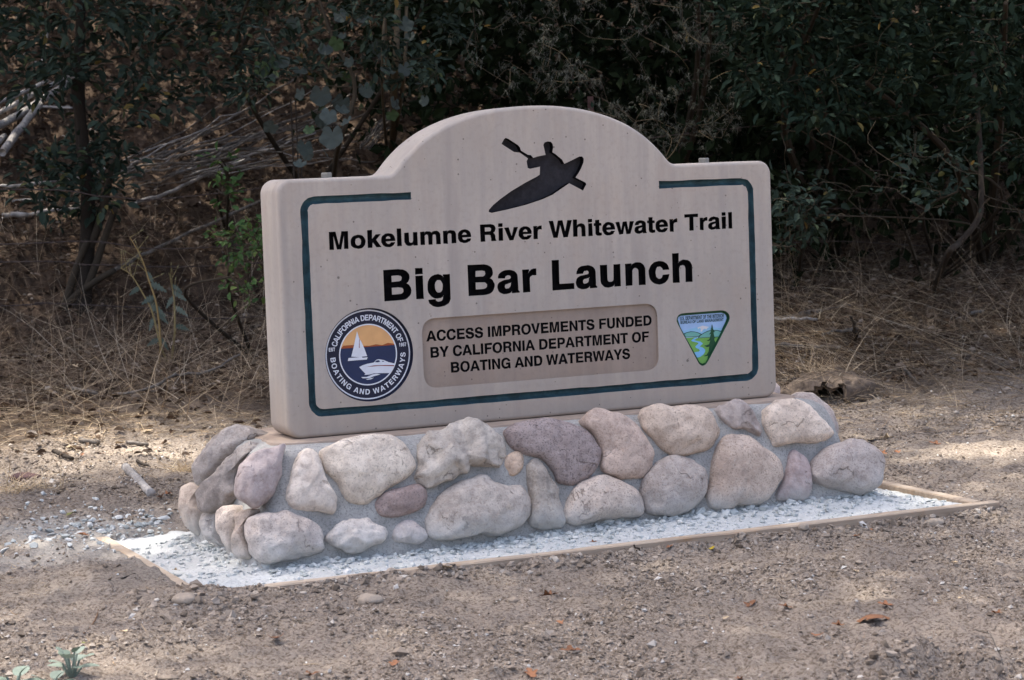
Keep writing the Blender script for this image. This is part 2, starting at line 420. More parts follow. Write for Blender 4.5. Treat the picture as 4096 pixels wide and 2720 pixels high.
dmask = np.clip(sstep(.35, .05, np.hypot((np.abs(X+.25)-1.25).clip(0), (np.abs(Y-.15)-.72).clip(0))+.14*fbm(X*6, Y*6, 3, 88)), 0, 1)
dmask = dmask*sstep(-.9, -1.3, X)*sstep(-.45, -.2, Y)*.45*(1-np.exp(-(((X+1.6)/.34)**2+((Y+.15)/.34)**2)))
ground = npmesh('ground', Vg, Fg, M_soil, None, True, {'rnd': mould.ravel(), 'dust': dmask.ravel()})
tag(ground, kind='structure')

# ------------------------------------------------------------------ timber edging and gravel bed
edging = tag(empty('timber_edging', (0, .1, -.05)), 'weathered timber board edging round the pale gravel bed under the sign', 'edging')
def board(x0, y0, x1, y1, zt, th, hh, jit=.0):
    n = 28; V = []; F = []
    d = np.array([x1-x0, y1-y0]); L = np.linalg.norm(d); d /= L; s = np.array([-d[1], d[0]])
    b = .004
    prof = [(-th/2, -hh), (-th/2, -b), (-th/2+b, 0), (th/2-b, 0), (th/2, -b), (th/2, -hh)]
    for i in range(n+1):
        q = np.array([x0, y0])+d*L*i/n
        for (u, v) in prof:
            w_ = .0025*mnoise.noise(Vector((i*.9, u*60, v*20+x0)))
            V.append((q[0]+s[0]*(u+w_), q[1]+s[1]*(u+w_), zt+v+w_*.6))
    m_ = len(prof)
    for i in range(n):
        for k in range(m_-1): F.append((i*m_+k, (i+1)*m_+k, (i+1)*m_+k+1, i*m_+k+1))
    F.append(tuple(range(m_))); F.append(tuple(n*m_+k for k in range(m_)))
    return V, F
for (a, b_, c, d, zt) in ((-1.375, -.522, 1.405, -.522, .004), (-1.345, -.498, -1.345, .62, .006), (1.346, -.498, 1.346, .80, .004), (-1.32, .80, 1.32, .80, -.045)):
    V, F = board(a, b_, c, d, zt, .042, .10)
    adopt(mk('board', V, F, M_wood), edging)

def gravel_h(x, y):
    # heaped against the foot of the base
    dx = np.clip(np.abs(x)-1.03, 0, None); dy = np.where(y < .15, np.clip(-.20-y, 0, None), np.clip(y-.5, 0, None))
    d = np.hypot(dx, dy)
    hp = (.018+.026*sstep(-.4, .5, x)*(y < .2))*np.exp(-(d/.13)**2)
    return -.014+hp+fbm(x*9, y*9, 3, 5)*.006
gxs = np.arange(-1.325, 1.327, .0125); gys = np.arange(-.502, .782, .0125)
X, Y = np.meshgrid(gxs, gys)
Zg = gravel_h(X, Y)+fbm(X*50, Y*50, 3, 61)*.0022
n1 = len(gxs); ii = (np.arange(len(gys)-1)[:, None]*n1+np.arange(n1-1)[None]).ravel()
o = npmesh('gravel_bed', np.stack([X, Y, Zg], -1).reshape(-1, 3), np.stack([ii, ii+1, ii+n1+1, ii+n1], -1), M_gravel, None, True)
tag(o, kind='structure')
ICO = []
_p = (1+5**.5)/2
ICO = unit(np.array([(-1, _p, 0), (1, _p, 0), (-1, -_p, 0), (1, -_p, 0), (0, -1, _p), (0, 1, _p), (0, -1, -_p), (0, 1, -_p), (_p, 0, -1), (_p, 0, 1), (-_p, 0, -1), (-_p, 0, 1)], dtype=float))
ICOF = np.array([(0, 11, 5), (0, 5, 1), (0, 1, 7), (0, 7, 10), (0, 10, 11), (1, 5, 9), (5, 11, 4), (11, 10, 2), (10, 7, 6), (7, 1, 8), (3, 9, 4), (3, 4, 2), (3, 2, 6), (3, 6, 8), (3, 8, 9), (4, 9, 5), (2, 4, 11), (6, 2, 10), (8, 6, 7), (9, 8, 1)])
OCT = np.array([(1, 0, 0), (-1, 0, 0), (0, 1, 0), (0, -1, 0), (0, 0, 1), (0, 0, -1)], dtype=float)
OCTF = np.array([(0, 2, 4), (2, 1, 4), (1, 3, 4), (3, 0, 4), (2, 0, 5), (1, 2, 5), (3, 1, 5), (0, 3, 5)])
def pebbles(P, S, flat=.65, rough=.28, low=False):
    n = len(P); B, BF = (OCT, OCTF) if low else (ICO, ICOF); nb = len(B)
    V = B[None]*(1+rough*NP.normal(size=(n, nb, 1))).clip(.45, 1.6)
    ax = np.stack([.7+.6*NP.random(n), .7+.6*NP.random(n), flat*(.7+.5*NP.random(n))], -1)
    V = V*ax[:, None]
    a = NP.random(n)*2*PI; ca, sa = np.cos(a)[:, None], np.sin(a)[:, None]
    tl = NP.normal(size=n)*.35; ct, st = np.cos(tl)[:, None], np.sin(tl)[:, None]
    x, y, z = V[..., 0], V[..., 1], V[..., 2]
    y, z = y*ct-z*st, y*st+z*ct
    x, y = x*ca-y*sa, x*sa+y*ca
    V = np.stack([x, y, z], -1)*S[:, None, None]+P[:, None]
    F = BF[None]+(np.arange(n)*nb)[:, None, None]
    return V.reshape(-1, 3), F.reshape(-1, 3), np.repeat(NP.random(n), nb)
M_chip = mat_rnd('gravel_chip', [(0, (.38, .41, .405)), (.3, (.50, .53, .525)), (.8, (.61, .63, .62)), (1, (.70, .70, .68))], .95, 0, .1)
g = Soup()
def inbase(x, y): return (np.abs(x) < 1.0) & (y > -.19) & (y < .46)
n = 26000
x = NP.uniform(-1.32, 1.32, n); y = NP.uniform(-.50, .5, n)
dfoot = np.hypot(np.clip(np.abs(x)-1.03, 0, None), np.clip(-.2-y, 0, None))
keep = ~inbase(x, y) & (NP.random(n) < .13+.8*np.exp(-(dfoot/.10)**2)*(.35+.65*sstep(-1.2, .0, x)))
x, y, dfoot = x[keep], y[keep], dfoot[keep]
S = (.0028+.0075*NP.random(len(x))**2.6)*(1+.75*np.exp(-(dfoot/.10)**2))
g.add(*pebbles(np.stack([x, y, gravel_h(x, y)+S*.25], -1), S))
# chips spilled beyond the left board
q = gpv(600+150*NP.normal(size=420)+NP.uniform(-380, 60, 420), 2130+40*NP.normal(size=420)+NP.uniform(-60, 60, 420))
q = q[(q[:, 0] < -1.3) | (q[:, 1] > 0)]; S = .004+.011*NP.random(len(q))**2.2
q[:, 2] = hgt(q[:, 0], q[:, 1])+hrough(q[:, 0], q[:, 1])+S*.3
g.add(*pebbles(q, S))
o = g.build('gravel_chips', M_chip); tag(o, 'pale blue grey crushed rock chips strewn round the boulder base', 'gravel', kind='stuff')

# ------------------------------------------------------------------ boulder base
base = tag(empty('boulder_base', (0, .12, 0)), 'low battered base of rounded river boulders set in grey mortar under the sign slab', 'sign base')
ZT = .345
def core():
    V = []; F = []
    lev = [(-.08, 1.085, -.260, .515), (0, 1.078, -.253, .505), (.10, 1.062, -.229, .475), (.2, 1.038, -.201, .445), (.29, 1.013, -.174, .415), (.320, .996, -.157, .40), (.337, .972, -.136, .385), (ZT, .938, -.106, .355)]
    def ring(hw, y0, y1, r=.07, n=10):
        pts = []
        cs = [(-hw+r, y0+r, PI), (hw-r, y0+r, 1.5*PI), (hw-r, y1-r, 0), (-hw+r, y1-r, .5*PI)]
        for k, (cx, cy_, a0) in enumerate(cs):
            for i in range(n+1):
                a = a0+.5*PI*i/n; pts.append((cx+r*math.cos(a), cy_+r*math.sin(a)))
            nx_, ny_, a1 = cs[(k+1) % 4]; e = pts[-1]; s = (nx_+r*math.cos(a1), ny_+r*math.sin(a1))
            m_ = 130 if k in (0, 2) else 34
            for i in range(1, m_): pts.append((e[0]+(s[0]-e[0])*i/m_, e[1]+(s[1]-e[1])*i/m_))
        return pts
    prev = None; n = 0
    fine = []
    for (a, b_) in zip(lev[:-1], lev[1:]):
        for k in range(6): fine.append(tuple(np.array(a)+(np.array(b_)-np.array(a))*k/6))
    fine.append(lev[-1])
    for li, (z, hw, y0, y1) in enumerate(fine):
        pts = ring(hw, y0, y1); n = len(pts)
        for (x, y) in pts:
            f = mnoise.noise(Vector((x*9, y*9, z*9)))*.012+mnoise.noise(Vector((x*3+7, y*3, z*4)))*.014+mnoise.noise(Vector((x*26, y*26, z*26)))*.006+mnoise.noise(Vector((x*60, y*60, z*60)))*.0025
            dx, dy = (x/1.05)**5, ((y-.14)/.36)**5
            V.append((x+f*np.sign(x)*min(1, abs(dx)), y+f*np.sign(y-.14)*min(1, abs(dy)), z+(f*.3 if li > len(fine)-8 else 0)))
        if li:
            for i in range(n): F.append(((li-1)*n+i, (li-1)*n+(i+1) % n, li*n+(i+1) % n, li*n+i))
    F.append(tuple((len(fine)-1)*n+i for i in range(n)))
    return V, F
V, F = core(); adopt(mk('mortar', V, F, M_mortar, smooth=True), base)
# the smooth tan cap that the slab stands on
cp_ = []
for i in range(140):
    a = 2*PI*i/140; c, s = math.cos(a), math.sin(a)
    k = (abs(c)**9+abs(s)**9)**(-1/9)
    wv = 1+.035*mnoise.noise(Vector((c*3.1+5, s*3.1, 2)))+.02*mnoise.noise(Vector((c*9, s*9, 5)))
    cp_.append((.945*k*c*(1+.3*(wv-1)), .14+.232*k*s*wv*1.02))
V = [(x, y, ZT+.005) for x, y in cp_]+[(x*1.006, .14+(y-.14)*1.02, ZT-.012) for x, y in cp_]
F = [tuple(range(140))]+[(i, (i+1) % 140, 140+(i+1) % 140, 140+i) for i in range(140)]
adopt(mk('cap', V, F, M_cap), base)

def stone(P3, nrm, depth, tint, seed, facets=(), back=.05, expo=2.7, pw=.5, rough=1., center=None):
    """pillow boulder: P3 outline in 3D on the wall plane, bulging along nrm by depth"""
    P3 = np.asarray(P3); P3 = P3.mean(0)+(P3-P3.mean(0))*1.06
    P3 = catmull(P3, 6, True); nrm = np.array(nrm)/np.linalg.norm(nrm)
    c = P3.mean(0) if center is None else np.array(center)
    size = np.linalg.norm(P3-c, axis=1).mean()
    n = len(P3); rings = [0]+[math.sin(PI/2*k/16) for k in range(1, 17)]
    V = [c+nrm*depth]; F = []
    r_ = random.Random(seed)
    off = Vector((r_.uniform(-50, 50), r_.uniform(-50, 50), r_.uniform(-50, 50)))
    for r in rings[1:]:
        h = depth*max(0, 1-r**expo)**pw
        for p in P3: V.append(c+(p-c)*r+nrm*h)
    for p in P3: V.append(c+(p-c)*1.0-nrm*.02)
    for p in P3: V.append(c+(p-c)*.93-nrm*back)
    V = np.array(V)
    fc = list(facets)
    if not fc:
        for _ in range(r_.choice((1, 2, 2, 3))):
            d = np.array([r_.gauss(0, 1), r_.gauss(0, 1), r_.gauss(0, 1)]); d = d-nrm*np.dot(d, nrm)
            d = d/np.linalg.norm(d)*r_.uniform(.25, .75)+nrm; fc.append((d/np.linalg.norm(d), r_.uniform(.86, .97)))
    for d, q in fc:
        d = np.array(d)/np.linalg.norm(d); s = (V-c)@d; mx = s.max()
        ex = np.clip(s-mx*q, 0, None); V = V-ex[:, None]*d*.8
    out = []
    for v in V:
        q = Vector(v)
        f = mnoise.noise(q*(.9/size)*1.6+off)*.065*size+mnoise.noise(q*22+off)*.0065*rough+mnoise.noise(q*55+off)*.0028*rough
        f += -abs(mnoise.noise(q*14-off))*.010*(rough-.6)
        w_ = mnoise.noise(q*(6 if size < .1 else 4.5)-off*1.7)+.25*mnoise.noise(q*19+off); f -= .0042*min(1.6, rough)*min(1, max(0, (w_-.10)/.07))
        out.append(v+f*unit(v-(c-nrm*.05)))
    for i in range(n): F.append((0, 1+i, 1+(i+1) % n))
    L = len(rings)-1+2
    for k in range(L-1):
        for i in range(n):
            a = 1+k*n; b_ = a+n
            F.append((a+i, b_+i, b_+(i+1) % n, a+(i+1) % n))
    F = [tuple(reversed(f)) for f in F]
    o = mk('stone', out, F, M_stone, smooth=True)
    L_ = lin(tint); g_ = sum(L_)/3; o.color = (*[min(.85, (.52*x+.48*g_*np.array((1.03, 1.0, .96))[k_])*1.36) for k_, x in enumerate(L_)], 1)
    adopt(o, base); return o
FP, FN = np.array([0, -.216, .10]), np.array([0, -.96, .26])
LP, LN = np.array([-1.068, 0, .10]), np.array([-.97, 0, .25])
def zpts(ox, oy, pts, s=2.1464): return [(ox+a/s, oy+b_/s) for a, b_ in pts]
S_FRONT = [
 ((200,188,174), .060, 1., (700,1650), [(1120,328),(1185,345),(1232,400),(1275,500),(1310,600),(1372,705),(1383,770),(1357,862),(1200,845),(1020,826),(972,765),(962,690),(985,600),(1010,480),(1050,380)]),
 ((202,188,168), .062, .8, (700,1650), [(1270,370),(1300,310),(1450,235),(1600,203),(1800,205),(1920,245),(2010,350),(2045,430),(2030,510),(1950,580),(1830,650),(1740,730),(1650,785),(1560,780),(1480,720),(1400,600),(1310,500)]),
 ((158,134,130), .050, .8, (700,1650), [(1715,800),(1740,720),(1820,680),(1930,650),(2060,622),(2130,660),(2150,730),(2130,800),(2060,850),(1900,890),(1780,880)]),
 ((196,186,176), .058, 1.5, (700,1650), [(1295,1080),(1340,1000),(1420,920),(1500,910),(1630,898),(1700,940),(1790,990),(1822,1050),(1790,1110),(1700,1150),(1600,1195),(1530,1215),(1440,1180),(1360,1150)]),
 ((188,174,170), .045, 1.2, (700,1650), [(1870,1090),(1900,980),(1970,925),(2040,940),(2140,1010),(2155,1060),(2110,1110),(2000,1138),(1900,1120)]),
 ((184,172,164), .080, 1.2, (700,1650), [(640,930),(680,880),(800,855),(920,842),(1020,870),(1130,930),(1220,1000),(1262,1080),(1270,1180),(1180,1220),(1000,1255),(830,1295),(720,1250),(670,1180),(645,1050)]),
 ((160,143,143), .055, 1.1, (700,1650), [(560,500),(600,430),(720,330),(860,295),(935,290),(920,440),(890,580),(840,690),(740,790),(690,812),(610,770),(545,690),(535,620)]),
 ((178,170,158), .075, 2.6, (1600,1600), [(140,600),(170,470),(240,330),(330,260),(500,190),(600,182),(740,240),(830,300),(870,400),(880,490),(860,565),(760,580),(630,580),(560,640),(430,690),(300,735),(210,745),(140,670)]),
 ((200,168,136), .032, .7, (1600,1600), [(890,560),(910,490),(970,450),(1030,455),(1058,520),(1045,590),(990,648),(930,640)]),
 ((142,125,125), .060, 1., (1600,1600), [(915,290),(960,230),(1070,185),(1200,165),(1400,180),(1530,230),(1640,320),(1700,430),(1700,530),(1650,620),(1530,690),(1430,705),(1350,680),(1310,600),(1200,510),(1060,470),(960,400)]),
 ((190,163,145), .058, .9, (1600,1600), [(1575,190),(1640,110),(1760,88),(1880,120),(2010,200),(2100,330),(2160,450),(2150,550),(2080,640),(1950,665),(1800,630),(1735,560),(1740,480),(1700,380),(1640,280)]),
 ((174,163,152), .080, 1.1, (1600,1600), [(235,1000),(270,920),(380,800),(480,740),(600,690),(700,655),(800,705),(900,745),(1010,745),(1070,820),(1105,920),(1070,1020),(960,1100),(820,1150),(660,1158),(550,1185),(350,1195),(260,1150),(235,1080)]),
 ((154,145,134), .060, 1.2, (1600,1600), [(1075,600),(1100,540),(1150,515),(1210,560),(1280,660),(1330,760),(1370,880),(1400,1000),(1390,1070),(1310,1100),(1200,1108),(1110,1070),(1100,960),(1110,850),(1090,730)]),
 ((186,168,152), .072, .9, (1600,1600), [(1415,960),(1440,850),(1520,740),(1620,680),(1730,660),(1850,690),(1990,760),(2060,820),(2065,900),(2040,990),(1900,1010),(1750,1020),(1600,1050),(1500,1070),(1430,1030)]),
 ((198,174,150), .062, 1., (2500,1450), [(150,440),(200,385),(300,368),(440,385),(550,370),(680,395),(760,500),(790,590),(770,680),(700,750),(540,800),(420,795),(300,700),(200,600),(160,520)]),
 ((165,153,145), .075, .9, (2500,1450), [(150,1050),(180,970),(260,880),(350,820),(470,810),(580,850),(670,940),(698,1030),(690,1110),(620,1220),(500,1290),(350,1310),(200,1290),(155,1180)]),
 ((180,157,138), .078, .8, (2500,1450), [(720,1080),(750,950),(770,800),(830,690),(920,625),(1030,640),(1150,720),(1270,830),(1325,950),(1310,1040),(1200,1170),(1130,1220),(1050,1224),(960,1222),(880,1250),(760,1245),(720,1190)]),
 ((164,150,145), .045, 1.6, (2500,1450), [(810,400),(860,345),(960,335),(1050,395),(1110,480),(1150,570),(1172,650),(1080,600),(1000,565),(900,575),(840,490)]),
 ((208,188,166), .060, 1., (2500,1450), [(1190,450),(1210,395),(1330,335),(1470,318),(1560,360),(1640,440),(1740,540),(1785,600),(1750,650),(1640,690),(1430,700),(1290,712),(1230,620),(1200,530)]),
 ((162,140,140), .052, .9, (2500,1450), [(1300,1150),(1340,1030),(1370,960),(1390,850),(1440,765),(1500,780),(1550,850),(1580,960),(1585,1080),(1550,1160),(1480,1190),(1370,1190)]),
 ((168,156,150), .085, 1., (2500,1450), [(1600,960),(1620,850),(1720,750),(1850,690),(1970,670),(2090,710),(2180,800),(2205,900),(2190,1010),(2120,1080),(1980,1125),(1850,1110),(1730,1070),(1640,1030)]),
]
for i, (tint, dep, rg, org, pts) in enumerate(S_FRONT):
    dep *= .8
    P = [onplane(a, b_, FP+FN*dep*.30, FN) for a, b_ in zpts(*org, pts)]
    stone(P, FN, dep, tint, 100+i, rough=rg)
S_LEFT = [
 ((146,137,132), .055, 1.2, [(175,520),(190,430),(300,270),(450,150),(560,115),(640,160),(660,215),(560,320),(430,430),(330,540),(240,608),(190,590)]),
 ((144,135,130), .060, 2.0, [(205,690),(240,620),(340,530),(460,400),(580,300),(700,265),(735,300),(640,380),(560,480),(530,600),(550,700),(480,760),(400,800),(300,840),(230,810)]),
 ((172,152,134), .060, .8, [(60,700),(85,640),(180,605),(230,640),(215,720),(245,820),(285,850),(250,920),(240,1050),(150,1010),(90,950),(65,850)]),
 ((168,157,148), .055, 1., [(235,920),(280,860),(370,850),(390,960),(400,1080),(440,1155),(340,1110),(270,1060),(240,1000)]),
 ((188,170,155), .065, .9, [(375,880),(410,810),(500,790),(560,830),(570,920),(530,1060),(520,1200),(455,1150),(400,1050)]),
 ((184,162,142), .065, 1., [(560,870),(640,840),(690,860),(650,940),(645,1050),(668,1215),(590,1245),(525,1190),(535,1050),(548,940)]),
]
for i, (tint, dep, rg, pts) in enumerate(S_LEFT):
    q = zpts(700, 1650, pts); mx, my = np.mean(q, 0)
    c = onplane(mx, my, LP+LN*.012, LN)              # where the middle of the stone meets the end wall
    n_ = unit(np.array([-.80, -.56, .22])); dep *= .72
    P = [onplane(a, b_, c+n_*dep*.1, n_) for a, b_ in q]
    stone(P, n_, dep, tint, 200+i, rough=rg, back=.11)
# the two boulders whose tops show past the slab's right end, and the ones round the corner
def boulder(c, r, tint, seed, nrm):
    c = np.array(c); nrm = unit(np.array(nrm, dtype=float)); a = unit(np.cross(nrm, (0, 0, 1.))); b_ = np.cross(nrm, a)
    r_ = random.Random(seed)
    P = [c+a*r[0]*math.cos(t)*r_.uniform(.85, 1.1)+b_*r[1]*math.sin(t)*r_.uniform(.85, 1.1) for t in [2*PI*k/11 for k in range(11)]]
    stone(P, nrm, r[2], tint, seed, rough=1.)
boulder((1.02, .02, .245), (.15, .10, .085), (168, 154, 148), 301, (1, -.15, .55))
boulder((.98, .40, .32), (.13, .085, .07), (164, 146, 142), 302, (.5, .3, .8))
boulder((1.05, .26, .13), (.13, .12, .07), (176, 160, 146), 303, (1, 0, .2))
boulder((1.06, -.06, .08), (.10, .08, .06), (158, 142, 138), 304, (1, 0, .2))
boulder((.60, .46, .22), (.15, .13, .07), (180, 165, 150), 305, (0, 1, .25))
boulder((.22, .46, .20), (.16, .12, .07), (160, 150, 144), 306, (0, 1, .25))
boulder((-.20, .46, .22), (.16, .13, .07), (190, 172, 155), 307, (0, 1, .25))
boulder((-.62, .46, .20), (.16, .13, .07), (150, 136, 132), 308, (0, 1, .25))

# ------------------------------------------------------------------ lettering
GLY = {
'I': (278, 'M64 0 L210 0 L210 718 L64 718 Z'),
'L': (611, 'M76 0 L583 0 L583 130 L222 130 L222 718 L76 718 Z'),
'E': (667, 'M76 0 L621 0 L621 131 L222 131 L222 303 L573 303 L573 428 L222 428 L222 587 L607 587 L607 718 L76 718 Z'),
'F': (611, 'M76 0 L222 0 L222 294 L542 294 L542 420 L222 420 L222 587 L587 587 L587 718 L76 718 Z'),
'T': (611, 'M233 0 L379 0 L379 590 L590 590 L590 718 L22 718 L22 590 L233 590 Z'),
'A': (722, 'M10 0 L163 0 L213 148 L501 148 L549 0 L710 0 L443 718 L281 718 Z M256 275 L461 275 L359 560 Z'),
'V': (667, 'M254 0 L411 0 L648 718 L492 718 L335 180 L176 718 L15 718 Z'),
'Y': (667, 'M261 0 L407 0 L407 275 L655 718 L487 718 L336 415 L183 718 L12 718 L261 280 Z'),
'W': (944, 'M185 0 L333 0 L472 540 L609 0 L756 0 L936 718 L783 718 L676 233 L553 718 L394 718 L273 229 L164 718 L8 718 Z'),
'M': (833, 'M69 0 L208 0 L208 570 L342 0 L488 0 L624 570 L624 0 L763 0 L763 718 L545 718 L417 165 L288 718 L69 718 Z'),
'N': (722, 'M69 0 L213 0 L213 497 L504 0 L654 0 L654 718 L510 718 L510 230 L227 718 L69 718 Z'),
'U': (722, 'M72 718 L72 262 C72 80 170 -19 361 -19 C552 -19 650 80 650 262 L650 718 L502 718 L502 270 C502 160 460 108 361 108 C262 108 220 160 220 270 L220 718 Z'),
'O': (778, 'M44 359 C44 130 185 -19 389 -19 C593 -19 734 130 734 359 C734 588 593 737 389 737 C185 737 44 588 44 359 Z M192 359 C192 200 268 108 389 108 C510 108 586 200 586 359 C586 518 510 610 389 610 C268 610 192 518 192 359 Z'),
'C': (722, 'M684 482 C668 642 550 737 381 737 C175 737 44 592 44 359 C44 126 175 -19 381 -19 C550 -19 672 84 684 253 L540 253 C526 160 470 108 385 108 C264 108 192 200 192 359 C192 518 264 610 385 610 C468 610 524 564 538 482 Z'),
'G': (778, 'M709 385 L400 385 L400 264 L575 264 C566 165 502 108 404 108 C272 108 192 200 192 359 C192 520 270 610 398 610 C480 610 540 570 559 497 L702 497 C684 640 566 737 398 737 C185 737 44 592 44 359 C44 126 185 -19 384 -19 C470 -19 538 12 592 77 L607 0 L709 0 Z'),
'D': (722, 'M76 0 L360 0 C570 0 685 130 685 359 C685 588 570 718 360 718 L76 718 Z M222 131 L340 131 C470 131 537 205 537 359 C537 513 470 587 340 587 L222 587 Z'),
'P': (667, 'M73 0 L219 0 L219 258 L378 258 C535 258 627 345 627 490 C627 640 540 718 384 718 L73 718 Z M219 383 L345 383 C435 383 481 415 481 488 C481 562 435 593 345 593 L219 593 Z'),
'R': (722, 'M76 0 L222 0 L222 285 L375 285 C450 285 488 260 490 195 C492 120 490 50 515 0 L677 0 L677 22 C645 40 640 70 638 160 C636 260 610 315 540 345 C620 375 658 430 658 520 C658 648 570 718 425 718 L76 718 Z M222 405 L390 405 C470 405 512 435 512 500 C512 565 475 593 395 593 L222 593 Z'),
'B': (722, 'M73 0 L408 0 C575 0 671 75 671 205 C671 290 630 350 555 380 C612 410 640 460 640 525 C640 645 545 718 385 718 L73 718 Z M219 125 L390 125 C478 125 525 155 525 215 C525 280 478 308 390 308 L219 308 Z M219 428 L375 428 C455 428 494 455 494 510 C494 567 455 593 375 593 L219 593 Z'),
'S': (667, 'M600 509 C592 655 490 737 328 737 C160 737 58 650 58 512 C58 390 130 330 310 293 C440 266 486 250 486 190 C486 136 430 104 342 104 C240 104 185 150 180 237 L39 237 C44 75 150 -19 335 -19 C520 -19 628 70 628 214 C628 340 555 400 400 433 C250 465 200 480 200 533 C200 586 245 614 322 614 C410 614 455 580 461 509 Z'),
'H': (722, 'M70 0 L216 0 L216 300 L506 300 L506 0 L652 0 L652 718 L506 718 L506 430 L216 430 L216 718 L70 718 Z'),
'o': (611, 'M35 265 C35 95 140 -14 305 -14 C470 -14 576 95 576 265 C576 435 470 546 305 546 C140 546 35 435 35 265 Z M175 265 C175 160 225 100 305 100 C385 100 436 160 436 265 C436 370 385 432 305 432 C225 432 175 370 175 265 Z'),
'e': (556, 'M528 229 L165 229 C168 145 212 98 285 98 C335 98 368 118 383 155 L520 155 C492 50 402 -14 280 -14 C120 -14 24 95 24 268 C24 438 122 546 280 546 C440 546 528 435 528 260 Z M168 322 L386 322 C378 395 340 434 280 434 C217 434 176 394 168 322 Z'),
'c': (556, 'M524 340 C512 468 420 546 283 546 C128 546 34 436 34 264 C34 94 128 -14 280 -14 C420 -14 512 68 525 203 L390 203 C378 138 342 102 285 102 C213 102 174 160 174 264 C174 370 213 430 285 430 C342 430 376 398 389 340 Z'),
'a': (556, 'M522 0 L524 18 C500 34 494 55 494 95 L494 375 C494 486 412 546 272 546 C134 546 54 482 48 368 L183 368 C190 415 218 436 275 436 C332 436 358 416 358 376 C358 335 330 325 228 313 C100 298 29 256 29 150 C29 45 100 -14 200 -14 C265 -14 320 8 364 55 C366 32 370 14 378 0 Z M357 270 C338 254 312 250 262 240 C198 228 170 206 170 160 C170 118 194 96 238 96 C305 96 357 140 357 205 Z'),
'g': (611, 'M544 532 L411 532 L411 460 C372 518 322 546 260 546 C130 546 40 430 40 262 C40 95 128 -14 256 -14 C318 -14 364 10 404 66 L404 12 C404 -66 362 -108 288 -108 C232 -108 198 -88 190 -52 L51 -52 C60 -150 146 -218 282 -218 C450 -218 544 -140 544 -2 Z M404 262 C404 365 360 428 290 428 C222 428 180 365 180 262 C180 165 222 104 290 104 C360 104 404 162 404 262 Z'),
'h': (611, 'M66 0 L206 0 L206 316 C206 388 246 430 308 430 C368 430 404 395 404 330 L404 0 L544 0 L544 350 C544 470 474 546 362 546 C294 546 242 518 206 464 L206 718 L66 718 Z'),
'n': (611, 'M66 0 L206 0 L206 316 C206 388 246 428 308 428 C368 428 404 393 404 330 L404 0 L544 0 L544 350 C544 470 474 546 362 546 C294 546 240 518 200 458 L200 532 L66 532 Z'),
'm': (889, 'M64 0 L204 0 L204 320 C204 388 236 426 290 426 C344 426 375 392 375 335 L375 0 L514 0 L514 322 C514 388 546 426 600 426 C654 426 685 392 685 335 L685 0 L824 0 L824 358 C824 474 758 546 654 546 C588 546 532 516 492 458 C466 516 416 546 350 546 C288 546 238 518 198 462 L198 532 L64 532 Z'),
'u': (611, 'M545 532 L405 532 L405 216 C405 144 365 104 303 104 C243 104 207 139 207 202 L207 532 L67 532 L67 182 C67 62 137 -14 249 -14 C317 -14 371 14 411 74 L411 0 L545 0 Z'),
'i': (278, 'M69 0 L209 0 L209 532 L69 532 Z M69 592 L209 592 L209 718 L69 718 Z'),
'l': (278, 'M69 0 L209 0 L209 718 L69 718 Z'),
'k': (556, 'M69 0 L209 0 L209 170 L258 220 L390 0 L556 0 L352 316 L540 532 L375 532 L209 335 L209 718 L69 718 Z'),
'r': (389, 'M64 0 L204 0 L204 278 C204 362 248 404 330 404 L373 402 L373 544 L354 546 C286 546 234 510 198 440 L198 532 L64 532 Z'),
't': (333, 'M309 522 L218 522 L218 664 L78 664 L78 522 L10 522 L10 426 L78 426 L78 110 C78 25 122 -10 214 -10 C252 -10 280 -6 309 2 L309 104 C294 102 282 101 270 101 C228 101 218 112 218 148 L218 426 L309 426 Z'),
'v': (556, 'M213 0 L347 0 L543 532 L395 532 L282 155 L168 532 L13 532 Z'),
'w': (778, 'M165 0 L305 0 L388 372 L472 0 L612 0 L771 532 L628 532 L542 162 L462 532 L320 532 L240 162 L154 532 L6 532 Z'),
'1': (556, 'M220 0 L366 0 L366 709 L250 709 C230 620 170 585 69 583 L69 475 L220 475 Z'),
'5': (556, 'M510 709 L110 709 L60 320 L185 320 C205 350 240 365 280 365 C350 365 395 315 395 235 C395 150 350 100 280 100 C220 100 185 130 170 190 L30 190 C45 60 140 -19 280 -19 C435 -19 540 85 540 240 C540 385 450 480 320 480 C270 480 230 468 195 440 L215 585 L510 585 Z'),
'7': (556, 'M525 709 L30 709 L30 580 L390 580 C260 420 170 230 140 0 L290 0 C310 270 400 470 525 595 Z'),
'9': (556, 'M30 160 C50 45 130 -19 250 -19 C430 -19 525 110 525 375 C525 600 430 709 275 709 C130 709 30 610 30 470 C30 330 125 235 255 235 C310 235 350 250 385 290 C375 170 330 100 250 100 C205 100 180 120 170 160 Z M275 350 C215 350 175 395 175 470 C175 545 215 590 275 590 C335 590 375 545 375 470 C375 395 335 350 275 350 Z'),
'.': (278, 'M64 0 L210 0 L210 146 L64 146 Z'),
' ': (278, ''),
}
BOLD = 20.
